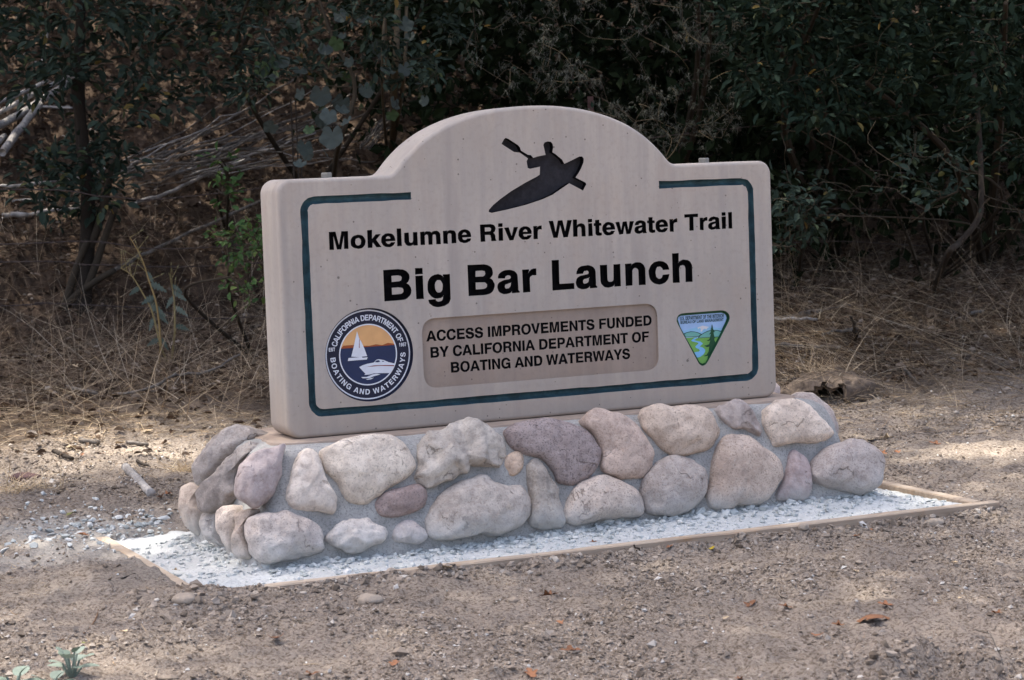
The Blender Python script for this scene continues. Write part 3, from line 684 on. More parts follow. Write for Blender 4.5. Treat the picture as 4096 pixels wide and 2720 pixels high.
def contours(ch, cn=7):
    out = []; cur = None; tk = GLY[ch][1].replace('Z', ' Z').replace('M', ' M ').replace('L', ' L ').replace('C', ' C ').split(); i = 0
    while i < len(tk):
        c = tk[i]
        if c == 'Z': out.append(np.array(cur)); i += 1
        elif c == 'M': cur = [(float(tk[i+1]), float(tk[i+2]))]; i += 3
        elif c == 'L': cur.append((float(tk[i+1]), float(tk[i+2]))); i += 3
        elif c == 'C':
            q = [float(v) for v in tk[i+1:i+7]]; p0 = np.array(cur[-1]); p1, p2, p3 = np.array(q[:2]), np.array(q[2:4]), np.array(q[4:])
            for k in range(1, cn+1):
                t = k/cn; cur.append(tuple((1-t)**3*p0+3*(1-t)**2*t*p1+3*(1-t)*t*t*p2+t**3*p3))
            i += 7
    res = []
    for c in out:
        if np.linalg.norm(c[0]-c[-1]) < 1e-6: c = c[:-1]
        hole = bool(res) and ch != 'i'
        a_, b_ = np.roll(c, 1, 0), np.roll(c, -1, 0); t1, t2 = unit(c-a_), unit(b_-c)
        area = (c[:, 0]*b_[:, 1]-b_[:, 0]*c[:, 1]).sum(); sg = (1 if area > 0 else -1)*(-1 if hole else 1)
        n1 = np.stack([t1[:, 1], -t1[:, 0]], -1); n2 = np.stack([t2[:, 1], -t2[:, 0]], -1); nn = unit(n1+n2)
        k = 1/np.clip((nn*n1).sum(1), .75, 1)
        c = c+nn*k[:, None]*sg*BOLD*np.array([1., .6])
        res.append(c)
    return res
def textrun(s, track=0.):
    x = 0; res = []
    for ch in s:
        if ch != ' ': res.append((ch, x, contours(ch)))
        x += GLY[ch][0]+track
    return res, x-track
def layout(s, x0, x1, z, cap, track=0., jit=.0004):
    """letters as lists of contours in the sign plane, spanning x0..x1"""
    run, tot = textrun(s, track)
    lo = min(c[:, 0].min()+x for _, x, cs in run for c in cs); hi = max(c[:, 0].max()+x for _, x, cs in run for c in cs)
    kx = (x1-x0)/(hi-lo); kz = cap/718; out = []
    for ch, x, cs in run:
        out.append([np.stack([x0+(c[:, 0]+x-lo)*kx, z+c[:, 1]*kz], -1)+NP.normal(size=c.shape)*jit for c in cs])
    return out
def cdt(polys):
    """triangles of the even-odd area of nested closed outlines"""
    vs = []; es = []; seg = []
    for p in polys:
        b_ = len(vs); vs += [Vector((float(a), float(c))) for a, c in p]; es += [(b_+i, b_+(i+1) % len(p)) for i in range(len(p))]
        q = np.asarray(p, dtype=float); seg.append(np.concatenate([q, np.roll(q, -1, 0)], 1))
    r = delaunay_2d_cdt(vs, es, [], 0, 1e-7)
    v = np.array([tuple(a) for a in r[0]]); f = np.array([tuple(a) for a in r[2]])
    seg = np.concatenate(seg); c = v[f].mean(1); odd = np.zeros(len(c), bool)
    for x0, y0, x1, y1 in seg:
        if y0 == y1: continue
        cr = ((y0 > c[:, 1]) != (y1 > c[:, 1])) & (c[:, 0] < (x1-x0)*(c[:, 1]-y0)/(y1-y0)+x0)
        odd ^= cr
    return [tuple(a) for a in v], [tuple(int(k) for k in a) for a in f[odd]]
def tray(name, polys, y0, y1, mat, parent, wall=None):
    """a recess cut into the face: walls from y0 back to y1 and a floor"""
    V = []; F = []
    for p in polys:
        b_ = len(V); n = len(p)
        V += [(a, y0, c) for a, c in p]+[(a, y1, c) for a, c in p]
        F += [(b_+i, b_+(i+1) % n, b_+n+(i+1) % n, b_+n+i) for i in range(n)]
    v2, f2 = cdt(polys); b_ = len(V)
    nw = len(F)
    V += [(a, y1, c) for a, c in v2]; F += [tuple(b_+i for i in f) for f in f2]
    o = mk(name, V, F, mat)
    if wall:
        o.data.materials.append(wall)
        for p in o.data.polygons[:nw]: p.material_index = 1
    return adopt(o, parent)
def sheet(name, polys, y, mat, parent, y0=None):
    v2, f2 = cdt(polys); V = [(a, y, c) for a, c in v2]; F = list(f2)
    if y0 is not None:
        for p in polys:
            b_ = len(V); n = len(p); V += [(a, y, c) for a, c in p]+[(a, y0, c) for a, c in p]
            F += [(b_+i, b_+(i+1) % n, b_+n+(i+1) % n, b_+n+i) for i in range(n)]
    o = mk(name, V, F, mat); return o
def fillet(P, r, n=8):
    """round the corners of a closed polygon; r scalar or per corner"""
    P = [np.array(p, dtype=float) for p in P]; m_ = len(P); out = []
    for i in range(m_):
        a, b_, c = P[i-1], P[i], P[(i+1) % m_]; rr = r[i] if isinstance(r, (list, tuple)) else r
        u, v = unit(a-b_), unit(c-b_); ang = math.acos(np.clip(np.dot(u, v), -1, 1))
        if rr <= 0: out.append(b_); continue
        d = rr/math.tan(ang/2); p0, p1 = b_+u*d, b_+v*d
        for k in range(n+1):
            t = k/n; out.append((1-t)**2*p0*1.+2*(1-t)*t*(b_*.93+(p0+p1)*.035)+t*t*p1)
    return np.array(out)

# ------------------------------------------------------------------ the sign slab
sign = tag(empty('trail_sign', (0, .08, .35)), 'arch-topped tan concrete sign slab engraved with black lettering and a kayaker on the boulder base', 'sign')
HW, ZB, ZS, TH, RB = .884, .351, 1.163, .182, .012
half = [(0, 1.371), (.06, 1.3695), (.12, 1.364), (.17, 1.3565), (.215, 1.3465), (.26, 1.3335), (.30, 1.3185), (.34, 1.3005), (.378, 1.278), (.41, 1.2555), (.44, 1.2295), (.465, 1.2045), (.487, 1.179), (.497, 1.170), (.510, 1.1645), (.530, ZS)]
right = catmull(half, 4)
def corner(cx, cz, a0, r, n=9): return [(cx+r*math.cos(a0-.5*PI*k/n), cz+r*math.sin(a0-.5*PI*k/n)) for k in range(n+1)]
rc = .046
R_ = list(map(tuple, right))+[(.66, ZS), (.76, ZS)]+corner(HW-rc, ZS-rc, .5*PI, rc)+[(HW, 1.0), (HW, .8), (HW, .6)]+corner(HW-rc, ZB+rc, 0, rc)+[(.5, ZB), (.2, ZB)]
L_ = [(-a, b_) for a, b_ in reversed(R_)]
OUT = np.array(R_+L_[:-1])            # clockwise seen from the front
keepi = [0]+[i for i in range(1, len(OUT)) if np.linalg.norm(OUT[i]-OUT[i-1]) > 1e-5]
OUT = OUT[keepi]
def inset(P, d):
    a = np.roll(P, 1, 0); b_ = np.roll(P, -1, 0)
    t1 = unit(P-a); t2 = unit(b_-P); n1 = np.stack([t1[:, 1], -t1[:, 0]], -1); n2 = np.stack([t2[:, 1], -t2[:, 0]], -1)
    nn = unit(n1+n2); k = 1/np.clip((nn*n1).sum(1), .6, 1)
    return P+nn*(d*k)[:, None]
if np.abs(inset(OUT, .02)[:, 0]).max() > HW: _sgn = -1
else: _sgn = 1
def insetf(d): return inset(OUT, d*_sgn)
# recess outlines on the face
words = [layout('Mokelumne River Whitewater Trail', -.721, .726, .9385, .0545, 14),
         layout('Big Bar Launch', -.545, .566, .767, .0965, 24)]
PANEL = fillet([(-.421, .4775), (.428, .4775), (.428, .7015), (-.421, .7015)], .045)
pwords = [layout('ACCESS IMPROVEMENTS FUNDED', -.404, .411, .6275, .0335, 0, .0003),
          layout('BY CALIFORNIA DEPARTMENT OF', -.391, .399, .574, .0335, 0, .0003),
          layout('BOATING AND WATERWAYS', -.322, .326, .521, .0335, 0, .0003)]
KZ = [(475,250),(520,165),(550,140),(600,160),(770,270),(805,310),(825,370),(950,445),(1000,450),(1045,500),(1120,475),(1265,445),(1225,270),(1245,225),(1300,205),(1360,212),(1390,245),(1402,310),(1390,370),(1390,402),(1440,430),(1560,530),(1600,605),(1700,560),(1870,475),(1920,475),(1948,515),(1945,580),(1900,690),(1850,780),(1800,850),(1985,945),(1993,980),(1935,1085),(1690,955),(1600,1015),(1390,1160),(1200,1245),(900,1345),(600,1420),(300,1485),(245,1470),(250,1430),(330,1340),(450,1240),(650,1095),(900,945),(1100,840),(1160,800),(1165,655),(1130,665),(985,695),(945,680),(925,560),(950,510),(800,405),(700,395)]
KAY = np.array([on(1900+a/4.48, 520+b_/4.48, 1, 0)[[0, 2]] for a, b_ in KZ])
SC, SR = np.array([-.603, .599]), .1485
SEAL = np.array([SC+SR*np.array([math.cos(2*PI*k/96), math.sin(2*PI*k/96)]) for k in range(96)])
def tz(a, b_, y=0.): return on(2670+a/5.6, 1210+b_/5.6, 1, y)[[0, 2]]
TRI = catmull([tz(*q) for q in [(205,400),(228,310),(290,258),(400,236),(700,214),(1000,190),(1210,176),(1310,200),(1375,265),(1392,350),(1365,440),(1250,665),(1130,900),(1010,1125),(905,1320),(845,1395),(780,1416),(715,1380),(680,1325),(560,1100),(440,875),(320,655),(225,470)]], 5, True)
# border groove: two polyline channels joined below into one open frame
GW, GD = .0118, .021
def groove_path():
    x0, x1, z0, z1, r = -.800, .800, .4265, 1.0955, .036
    p = [(-.44, z1)]+[(x, z1) for x in np.linspace(-.5, x0+r, 8)]
    def arc(cx, cz, a0, a1): return [(cx+r*math.cos(a), cz+r*math.sin(a)) for a in np.linspace(a0, a1, 9)]
    p += arc(x0+r, z1-r, .5*PI, PI)[1:]+[(x0, z) for z in np.linspace(z1-r, z0+r, 14)[1:]]
    p += arc(x0+r, z0+r, PI, 1.5*PI)[1:]+[(x, z0) for x in np.linspace(x0+r, x1-r, 30)[1:]]
    p += arc(x1-r, z0+r, 1.5*PI, 2*PI)[1:]+[(x1, z) for z in np.linspace(z0+r, z1-r, 14)[1:]]
    p += arc(x1-r, z1-r, 0, .5*PI)[1:]+[(x, z1) for x in np.linspace(x1-r, .5, 8)[1:]]+[(.45, z1)]
    return np.array(p)
GP = groove_path(); GT = unit(np.gradient(GP, axis=0)); GN = np.stack([-GT[:, 1], GT[:, 0]], -1)
GP = GP+GN*(NP.normal(size=(len(GP), 1))*.0004)
gwv = GW*(1+.05*NP.normal(size=len(GP)))[:, None]
GO = np.concatenate([GP+GN*gwv, (GP-GN*gwv)[::-1]])

FACE = insetf(RB)
holes = [FACE, PANEL, KAY, SEAL, TRI, GO]+[c for wd in words for l in wd for c in l]
v2, f2 = cdt(holes)
V = [(a, 0, c) for a, c in v2]; F = [tuple(f) for f in f2]
n = len(OUT)
prof = [(RB, 0.)]+[(RB*(1-math.sin(a)), RB*(1-math.cos(a))) for a in np.linspace(0, .5*PI, 6)[1:]]
prof += [(0, RB+.0025), (0, TH-RB-.0025)]+[(RB*(1-math.cos(a)), TH-RB*(1-math.sin(a))) for a in np.linspace(0, .5*PI, 6)]
b0 = len(V)
for d, y in prof:
    for a, c in insetf(d): V.append((a, y, c))
rim0 = len(F)
for k in range(len(prof)-1):
    for i in range(n): F.append((b0+k*n+i, b0+k*n+(i+1) % n, b0+(k+1)*n+(i+1) % n, b0+(k+1)*n+i))
F.append(tuple(b0+(len(prof)-1)*n+i for i in range(n)))
slab = mk('slab', V, F, M_slab); adopt(slab, sign)
for i, p in enumerate(slab.data.polygons):
    if i >= rim0 and i < len(F)-1: p.use_smooth = True
for wi, wd in enumerate(words):
    for l in wd: tray('letter', l, 0, .016 if wi == 0 else .022, M_black, sign)
tray('kayaker_emblem', [KAY], 0, .024, M_kayak, sign, M_black)['label'] = 'charcoal silhouette of a paddler in a kayak sunk into the arch'
# panel: walls plus a floor pierced by its letters
V = [(a, 0, c) for a, c in PANEL]+[(a, .010, c) for a, c in PANEL]; n = len(PANEL)
F = [(i, (i+1) % n, n+(i+1) % n, n+i) for i in range(n)]
v2, f2 = cdt([PANEL]+[c for wd in pwords for l in wd for c in l]); b_ = len(V)
V += [(a, .010, c) for a, c in v2]; F += [tuple(b_+i for i in f) for f in f2]
adopt(mk('sunken_panel', V, F, M_panel), sign)['label'] = 'sunken rounded panel with three lines of black capitals'
for wd in pwords:
    for l in wd: tray('letter', l, .010, .015, M_black, sign)
# groove channel, half round
V = []; F = []; m_ = 9
for i, (p, nn) in enumerate(zip(GP, GN)):
    for k in range(m_):
        a = PI*k/(m_-1); q = p+nn*gwv[i]*math.cos(a); V.append((q[0], GD*math.sin(a)**.8, q[1]))
for i in range(len(GP)-1):
    for k in range(m_-1): F.append((i*m_+k, (i+1)*m_+k, (i+1)*m_+k+1, i*m_+k+1))
F += [tuple(range(m_)), tuple((len(GP)-1)*m_+k for k in range(m_))]
adopt(mk('border_groove', V, F, M_teal, smooth=True), sign)['label'] = 'teal painted half-round groove framing the lettering'
# lifting bolts
for bx_ in (-.692, .668):
    V = []; F = []
    for z in (ZS-.004, ZS+.014, ZS+.017):
        r = .018 if z < ZS+.015 else .0155
        for k in range(6):
            a = PI/3*k+.35; V.append((bx_+r*math.cos(a), .082+r*math.sin(a), z))
    for l in range(2):
        for k in range(6): F.append((l*6+k, l*6+(k+1) % 6, l*6+6+(k+1) % 6, l*6+6+k))
    F.append(tuple(12+k for k in range(6))); adopt(mk('bolt', V, F, M_steel), sign)

# --- round seal
def paint(name, c, rough=.55): return mat_flat(name, c, rough, .06, 30, .05)
M_navy = paint('navy_enamel', (.018, .030, .085)); M_navyd = paint('dark_navy_enamel', (.010, .013, .034)); M_white = paint('white_enamel', (.66, .70, .78))
M_orange = paint('peach_enamel', (.66, .375, .165)); M_rust = paint('rust_enamel', (.30, .075, .022)); M_red = paint('red_enamel', (.22, .035, .03))
seal = tray('seal', [SEAL], 0, .013, M_navyd, sign); seal['label'] = 'round navy seal with a sailboat and a motorboat'
SY = .013
def sub(name, polys, k, mat, par):
    o = sheet(name, polys, SY-.00035*k, mat, None); o.parent = par; return o
def circ(r, n=80, c=SC): return np.array([c+r*np.array([math.cos(2*PI*i/n), math.sin(2*PI*i/n)]) for i in range(n)])
sub('rim_ring', [circ(.1428), circ(.1386)], 1, M_white, seal)
sub('inner_ring', [circ(.0980), circ(.0940)], 4, M_white, seal)
sub('sea', [circ(.0945)], 1, M_navy, seal)
def sz(a, b_): return on(1270+a/3.563, 1200+b_/3.563, 1, SY)[[0, 2]]
hz = .0247
a0 = math.asin(hz/.0945)
sky_p = np.array([SC+.0945*np.array([math.cos(a), math.sin(a)]) for a in np.linspace(a0, PI-a0, 50)])
sub('sunset_sky', [sky_p], 2, M_orange, seal)
hills = np.array([SC+.0945*np.array([math.cos(PI-a0), math.sin(PI-a0)])]+[sz(*q) for q in [(368,652),(440,645),(520,640),(640,652),(740,652),(830,630),(920,642),(1003,610),(1078,620)]]+[SC+.0945*np.array([math.cos(a0), math.sin(a0)])])
sub('shore_hills', [hills], 3, M_rust, seal)
sub('sailboat', [np.array([sz(*q) for q in [(560,445),(572,480),(590,545),(620,590),(665,690),(705,800),(625,808),(640,822),(712,815),(700,848),(560,858),(430,870),(440,826),(590,815),(478,806),(510,680),(540,540)]])], 5, M_white, seal)
sub('motorboat', [np.array([sz(*q) for q in [(592,955),(640,930),(700,910),(800,890),(835,852),(870,843),(940,855),(1010,885),(1100,905),(1090,960),(1060,1010),(1035,1040),(900,1042),(800,1045),(740,1062),(665,1068),(680,1050),(640,1010)]])], 5, M_white, seal)
sub('cabin_window', [np.array([sz(*q) for q in [(812,885),(840,860),(875,857),(888,880),(850,887)]])], 6, M_navy, seal)
sub('cabin_window', [np.array([sz(*q) for q in [(915,880),(925,865),(955,880)]])], 6, M_navy, seal)
sub('hull_stripe', [np.array([sz(*q) for q in [(690,953),(800,932),(950,926),(1092,928),(1088,942),(900,938)]])], 6, M_red, seal)
sub('mast_stripe', [np.array([sz(*q) for q in [(590,560),(597,560),(597,684),(587,684)]])], 6, M_red, seal)
sub('wake', [np.array([sz(*q) for q in [(620,1098),(700,1095),(780,1060),(840,1050),(895,1060),(800,1085),(740,1112),(640,1115)]])], 5, M_white, seal)
sub('wake', [np.array([sz(*q) for q in [(685,1128),(740,1118),(805,1105),(760,1130),(710,1135)]])], 5, M_white, seal)
def arc_text(s, r, cap, a_start, a_end, flip, wid):
    global BOLD
    BOLD = 2.; run, tot = textrun(s, 60); BOLD = 20.; polys = []
    for ch, x, cs in run:
        adv = GLY[ch][0]; f = (x+adv/2)/tot; a = a_start+(a_end-a_start)*f
        for c in cs:
            lx = (c[:, 0]-adv/2)*wid; lz = c[:, 1]*cap/718
            if not flip: rad = np.array([math.cos(a), math.sin(a)]); tan_ = np.array([math.sin(a), -math.cos(a)]); P = SC+rad*(r+lz)[:, None]+tan_*lx[:, None]
            else: rad = np.array([math.cos(a), math.sin(a)]); tan_ = np.array([-math.sin(a), math.cos(a)]); P = SC+rad*(r-lz)[:, None]+tan_*lx[:, None]
            polys.append(P)
    return polys
sub('ring_lettering', arc_text('CALIFORNIA DEPARTMENT OF', .1090, .0180, math.radians(163), math.radians(17), False, .0180/718*.86), 2, M_white, seal)
sub('ring_lettering', arc_text('BOATING AND WATERWAYS', .1270, .0170, math.radians(180), math.radians(360), True, .0170/718*1.02), 2, M_white, seal)
for s, cx in (('EST', -.1205), ('1957', .1185)):
    hw_ = .0105 if s == 'EST' else .0125
    sub('date_lettering', [c for l in layout(s, SC[0]+cx-hw_, SC[0]+cx+hw_, SC[1]+.0185, .0115, 40, 0) for c in l], 2, M_white, seal)
# --- triangular badge
M_green = paint('dark_green_enamel', (.012, .070, .032)); M_sky = paint('pale_blue_enamel', (.33, .50, .78)); M_mtn = paint('blue_enamel', (.26, .52, .74)); M_hill = paint('sea_green_enamel', (.16, .42, .38))
M_mead = paint('meadow_enamel', (.17, .40, .095)); M_riv = paint('river_enamel', (.20, .48, .80)); M_snow = paint('snow_enamel', (.66, .66, .70)); M_line = paint('outline_enamel', (.008, .035, .030))
tri = tray('triangular_badge', [TRI], 0, .013, M_green, sign); tri['label'] = 'triangular green-edged badge with mountain, river and fir tree'
SY = .013
def T_(pts): return [np.array([tz(a, b_, SY) for a, b_ in pts])]
INN = [(225,375),(245,325),(300,297),(700,265),(1205,228),(1270,250),(1310,290),(1322,350),(1300,420),(1195,640),(1080,880),(960,1120),(890,1290),(850,1345),(780,1367),(725,1345),(690,1290),(560,1050),(410,790),(290,560)]
sub('sky_field', T_(INN), 1, M_sky, tri)
sub('mountain', T_([(335,640),(560,580),(780,520),(1010,555),(1225,578),(1185,665),(1000,700),(700,730),(365,700)]), 2, M_mtn, tri)
sub('snow_cap', T_([(665,563),(780,517),(930,548),(890,570),(870,605),(825,585),(790,610),(765,655),(735,645),(745,590),(705,570),(690,600)]), 3, M_snow, tri)
sub('hill', T_([(362,692),(430,665),(520,645),(600,650),(690,672),(765,705),(705,765),(405,775)]), 3, M_line, tri)
sub('hill', T_([(376,705),(440,677),(530,659),(600,663),(680,685),(742,712),(690,752),(405,768)]), 4, M_hill, tri)
sub('hill', T_([(672,797),(720,735),(800,680),(900,632),(1000,612),(1110,615),(1200,640),(1140,772),(950,782)]), 4, M_line, tri)
sub('hill', T_([(692,788),(740,735),(810,690),(905,645),(1000,627),(1110,630),(1192,655),(1142,762),(950,772)]), 5, M_hill, tri)
sub('meadow', T_([(412,792),(660,775),(672,800),(1135,772),(1080,880),(960,1120),(890,1290),(850,1345),(780,1367),(725,1345),(690,1290),(560,1050)]), 3, M_mead, tri)
sub('river', T_([(600,790),(665,785),(660,800),(590,840),(640,858),(730,875),(785,915),(760,945),(715,985),(790,1010),(835,1055),(835,1100),(800,1160),(730,1215),(655,1235),(595,1115),(690,1098),(722,1075),(690,1040),(630,1015),(615,985),(650,950),(690,915),(650,890),(560,875),(522,855),(545,830)]), 6, M_riv, tri)
sub('fir_tree', T_([(990,485),(1002,520),(1012,590),(1040,640),(1065,660),(1025,662),(1030,710),(1050,780),(1085,795),(1045,800),(1040,830),(1055,870),(1082,905),(960,1120),(880,1300),(900,1190),(830,1205),(805,1195),(870,1165),(915,1090),(930,985),(880,1000),(810,968),(870,955),(925,930),(950,850),(900,862),(868,852),(920,830),(945,780),(960,705),(915,715),(950,680),(965,640),(970,600),(945,602),(975,575),(978,520)]), 7, M_green, tri)
o1 = tz(283, 385, SY); o2 = tz(1262, 310, SY)
def tline(s, pl, pr, cap): 
    a = tz(*pl, SY); b2 = tz(*pr, SY); return [c for l in layout(s, a[0], b2[0], (a[1]+b2[1])/2, cap, 0, 0) for c in l]
sub('badge_lettering', tline('U.S. DEPARTMENT OF THE INTERIOR', (280, 402), (1262, 335), .0125), 2, M_line, tri)
sub('badge_lettering', tline('BUREAU OF LAND MANAGEMENT', (290, 482), (1255, 410), .0098), 2, M_line, tri)
#@@PART2

# ------------------------------------------------------------------ loose soil in the foreground
M_clod = mat_rnd('soil_clod', [(0, (.13, .105, .083)), (.25, (.22, .181, .146)), (.75, (.32, .270, .224)), (.96, (.41, .36, .31)), (1, (.58, .56, .53))], .97, 0, .05)
def ground_pts(n, x0, x1, y0, y1, px0=-120, px1=4220, py0=-200, py1=2850):
    x = NP.uniform(x0, x1, n); y = NP.uniform(y0, y1, n); z = hgt(x, y)+hrough(x, y)
    P = np.stack([x, y, z], -1); a, b_, c = projpx(P)
    return P[(a > px0) & (a < px1) & (b_ > py0) & (b_ < py1)]
def outside_bed(P): return ~((np.abs(P[:, 0]) < 1.37) & (P[:, 1] > -.55) & (P[:, 1] < .82))
g = Soup()
P = ground_pts(300000, -3, 3.5, -2.9, 2.6); P = P[outside_bed(P)]
dens = sstep(-.3, .7, fbm(P[:, 0]*3, P[:, 1]*3, 3, 123))
P = P[NP.random(len(P)) < .06+.94*dens**1.6][:75000]
S = .0020+.0068*NP.random(len(P))**2.6+.008*(NP.random(len(P)) < .010)
g.add(*pebbles(P+np.stack([0*S, 0*S, S*.2], -1), S, .75, .3, True))
# crumbly lumps pushed up against the front board and in the rut at the right
q = []
for _ in range(900):
    x_ = rnd.uniform(-1.3, 1.4); y_ = -.545-abs(rnd.gauss(0, .045)); q.append((x_, y_, H(x_, y_)))
for _ in range(700):
    x_ = rnd.gauss(.06, .22); y_ = rnd.gauss(-2.17, .12); q.append((x_, y_, H(x_, y_)))
for _ in range(350):
    x_ = rnd.gauss(-1.35, .12); y_ = rnd.gauss(-.72, .10); q.append((x_, y_, H(x_, y_)))
q = np.array(q); S = .003+.011*NP.random(len(q))**3
g.add(*pebbles(q, S, .8, .3))
o = g.build('soil_crumbs', M_clod); tag(o, 'loose brown soil crumbs scattered over the bare ground', 'soil', kind='stuff')
M_speck = mat_rnd('pale_chip', [(0, (.45, .42, .38)), (1, (.75, .75, .73))], .9, 0, .1)
g = Soup(); P = ground_pts(3000, -3, 3.5, -2.9, 2.5); P = P[outside_bed(P)]
S = .0013+.0034*NP.random(len(P))**3; g.add(*pebbles(P+np.stack([0*S, 0*S, S*.4], -1), S, .7))
o = g.build('pale_grit', M_speck); tag(o, 'tiny white stone chips sprinkled over the bare soil', 'grit', kind='stuff')

# ------------------------------------------------------------------ straw and litter
M_straw = mat_rnd('dry_straw', [(0, (.20, .13, .075)), (.4, (.36, .26, .16)), (.8, (.50, .39, .25)), (1, (.58, .50, .38))], .8, .15)
M_litter = mat_rnd('dead_leaf', [(0, (.035, .021, .014)), (.4, (.085, .053, .034)), (.75, (.14, .096, .065)), (.93, (.24, .185, .14)), (1, (.42, .36, .30))], .85, .1)
def strips(P, D, L, wd, sag=.25, seg=3):
    """thin curved blades"""
    n = len(P); D = unit(D); S_ = unit(np.cross(D, np.array([0, 0, 1.])+.3*NP.normal(size=(n, 3))))
    bend = unit(NP.normal(size=(n, 3))*np.array([1, 1, .3]))*sag*NP.random((n, 1))+np.array([0, 0, -.25*sag])
    t = np.linspace(0, 1, seg+1)
    C = P[:, None]+L[:, None, None]*(t[None, :, None]*D[:, None]+(t**2)[None, :, None]*bend[:, None])
    wv = wd[:, None, None]*(1-.75*t)[None, :, None]*.5
    V = np.stack([C+S_[:, None]*wv, C-S_[:, None]*wv], 2).reshape(n, -1, 3)
    F = []
    for k in range(seg): F += [(2*k, 2*k+1, 2*k+3), (2*k, 2*k+3, 2*k+2)]
    F = np.array(F)[None]+(np.arange(n)*2*(seg+1))[:, None, None]
    return V.reshape(-1, 3), F.reshape(-1, 3), np.repeat(NP.random(n), 2*(seg+1))
def flat_dirs(n, up=.15):
    a = NP.random(n)*2*PI; return np.stack([np.cos(a), np.sin(a), np.abs(NP.normal(size=n))*up], -1)
g = Soup()
P = ground_pts(52000, -3.2, 4.5, -2.6, 4.0); P = P[outside_bed(P)]
band = sstep(.2, 1.0, P[:, 1])*(.25+.75*sstep(-.2, .6, fbm(P[:, 0]*2.2, P[:, 1]*2.2, 3, 31)))+.05+.3*(P[:, 0] < -1.6)*sstep(.7, .2, abs(P[:, 1]-.1))
P = P[NP.random(len(P)) < band*.9]
g.add(*strips(P+(0, 0, .003), flat_dirs(len(P), .12), .012+.05*NP.random(len(P))**2, .0014+.0016*NP.random(len(P)), .2, 2))
q = gpv(NP.uniform(3050, 4250, 3200), 1330+420*NP.random(3200)**1.5); q[:, 2] = hgt(q[:, 0], q[:, 1])+hrough(q[:, 0], q[:, 1])+.006
g.add(*strips(q, flat_dirs(len(q), .10), .04+.16*NP.random(len(q))**2, .0016+.0018*NP.random(len(q)), .25, 3))
q = gpv(NP.uniform(-100, 1080, 1100), 1660+110*NP.random(1100)**1.6); q[:, 2] = hgt(q[:, 0], q[:, 1])+hrough(q[:, 0], q[:, 1])+.006
g.add(*strips(q, flat_dirs(len(q), .12), .04+.12*NP.random(len(q))**2, .0016+.0018*NP.random(len(q)), .25, 3))
o = g.build('chopped_straw', M_straw); tag(o, 'short bits of dry straw and chaff lying on the soil', 'straw', kind='stuff')
g = Soup()
P = ground_pts(70000, -5, 9, 1.9, 11.5, py0=-100); P = P[NP.random(len(P)) < .12+.88*sstep(2.3, 3.4, P[:, 1]+.5*vnoise(P[:, 0]*2, P[:, 1]*2, 5)+.3*np.clip(P[:, 0]-.8, 0, 4))]
n = len(P); up = np.stack([NP.normal(size=n)*.55, NP.normal(size=n)*.55, np.ones(n)], -1)
g.add(*leaves(P+np.stack([np.zeros(n), np.zeros(n), .004+.02*NP.random(n)], -1), flat_dirs(n, .25), .022+.03*NP.random(n), .6, False, up, 1.6))
o = g.build('leaf_litter', M_litter); tag(o, 'brown carpet of dead oak leaves on the slope behind the fence', 'leaf litter', kind='stuff')
# dry grass: matted band along the edge of the bank and taller dead stems
M_grass = mat_rnd('dry_grass', [(0, (.12, .085, .058)), (.35, (.25, .19, .135)), (.75, (.40, .315, .215)), (1, (.56, .48, .37))], .8, .15)
g = Soup()
P = ground_pts(62000, -4.5, 8, 1.0, 7.0, px0=-300, px1=4400)
k = sstep(2.0, 2.9, P[:, 1]+.35*fbm(P[:, 0]*1.7, P[:, 1]*1.7, 2, 8)+.42*np.clip(P[:, 0]-.8, 0, 4))*sstep(7.0, 4.8, P[:, 1])
P = P[NP.random(len(P)) < k]; n = len(P)
D = flat_dirs(n, .34); L = .12+.34*NP.random(n)**1.5
g.add(*strips(P, D, L, .0016+.0018*NP.random(n), .55, 4))
P = ground_pts(2000, -4.5, 8, 1.8, 6.2); P = P[NP.random(len(P)) < sstep(2.3, 3.2, P[:, 1])]; n = len(P)
g.add(*strips(P, np.stack([NP.normal(size=n)*.45, NP.normal(size=n)*.3, np.ones(n)], -1), .25+.5*NP.random(n), .0016+.0014*NP.random(n), .5, 5))
# long fallen stems arching to the right of the sign
q = gpv(NP.uniform(3150, 4300, 420), NP.uniform(1200, 1600, 420)); n = len(q)
g.add(*strips(q+(0, 0, .02), np.stack([NP.normal(size=n)*.3-.8, NP.normal(size=n)*.3-.2, .25+.3*NP.random(n)], -1), .3+.6*NP.random(n), .002+.002*NP.random(n), .55, 6))
q = gpv(NP.uniform(0, 1050, 260), NP.uniform(1430, 1720, 260)); n = len(q)
g.add(*strips(q+(0, 0, .02), np.stack([NP.normal(size=n)*.9, NP.normal(size=n)*.3-.1, .2+.3*NP.random(n)], -1), .2+.45*NP.random(n), .002+.002*NP.random(n), .5, 6))
o = g.build('dry_grass', M_grass); tag(o, 'matted dry grass and dead stems along the bank below the fence', 'dry grass', kind='stuff')
# straw tufts on the bare soil
def tuft(px, py, n, L, label, lean=(0, 0)):
    c = gp(px, py); t = tag(empty('straw_tuft', tuple(c)), label, 'grass tuft')
    P = np.repeat(c[None], n, 0)+NP.normal(size=(n, 3))*np.array([.05, .05, .0])*L/.2
    P[:, 2] = hgt(P[:, 0], P[:, 1])+hrough(P[:, 0], P[:, 1])
    V, F, a = strips(P, np.stack([NP.normal(size=n)*.8+lean[0], NP.normal(size=n)*.5+lean[1], .15+.6*NP.random(n)], -1), L*(.4+.8*NP.random(n)), .0022+.0018*NP.random(n), .5, 5)
    adopt(npmesh('blades', V, F, M_straw, None, False, {'rnd': .5+.5*a}), t)
tuft(60, 1980, 90, .17, 'loose yellow straw tuft beside the dark red half-buried rock')
tuft(735, 1880, 110, .13, 'yellow straw tuft tucked behind the left end of the boulder base', (-.2, 0))
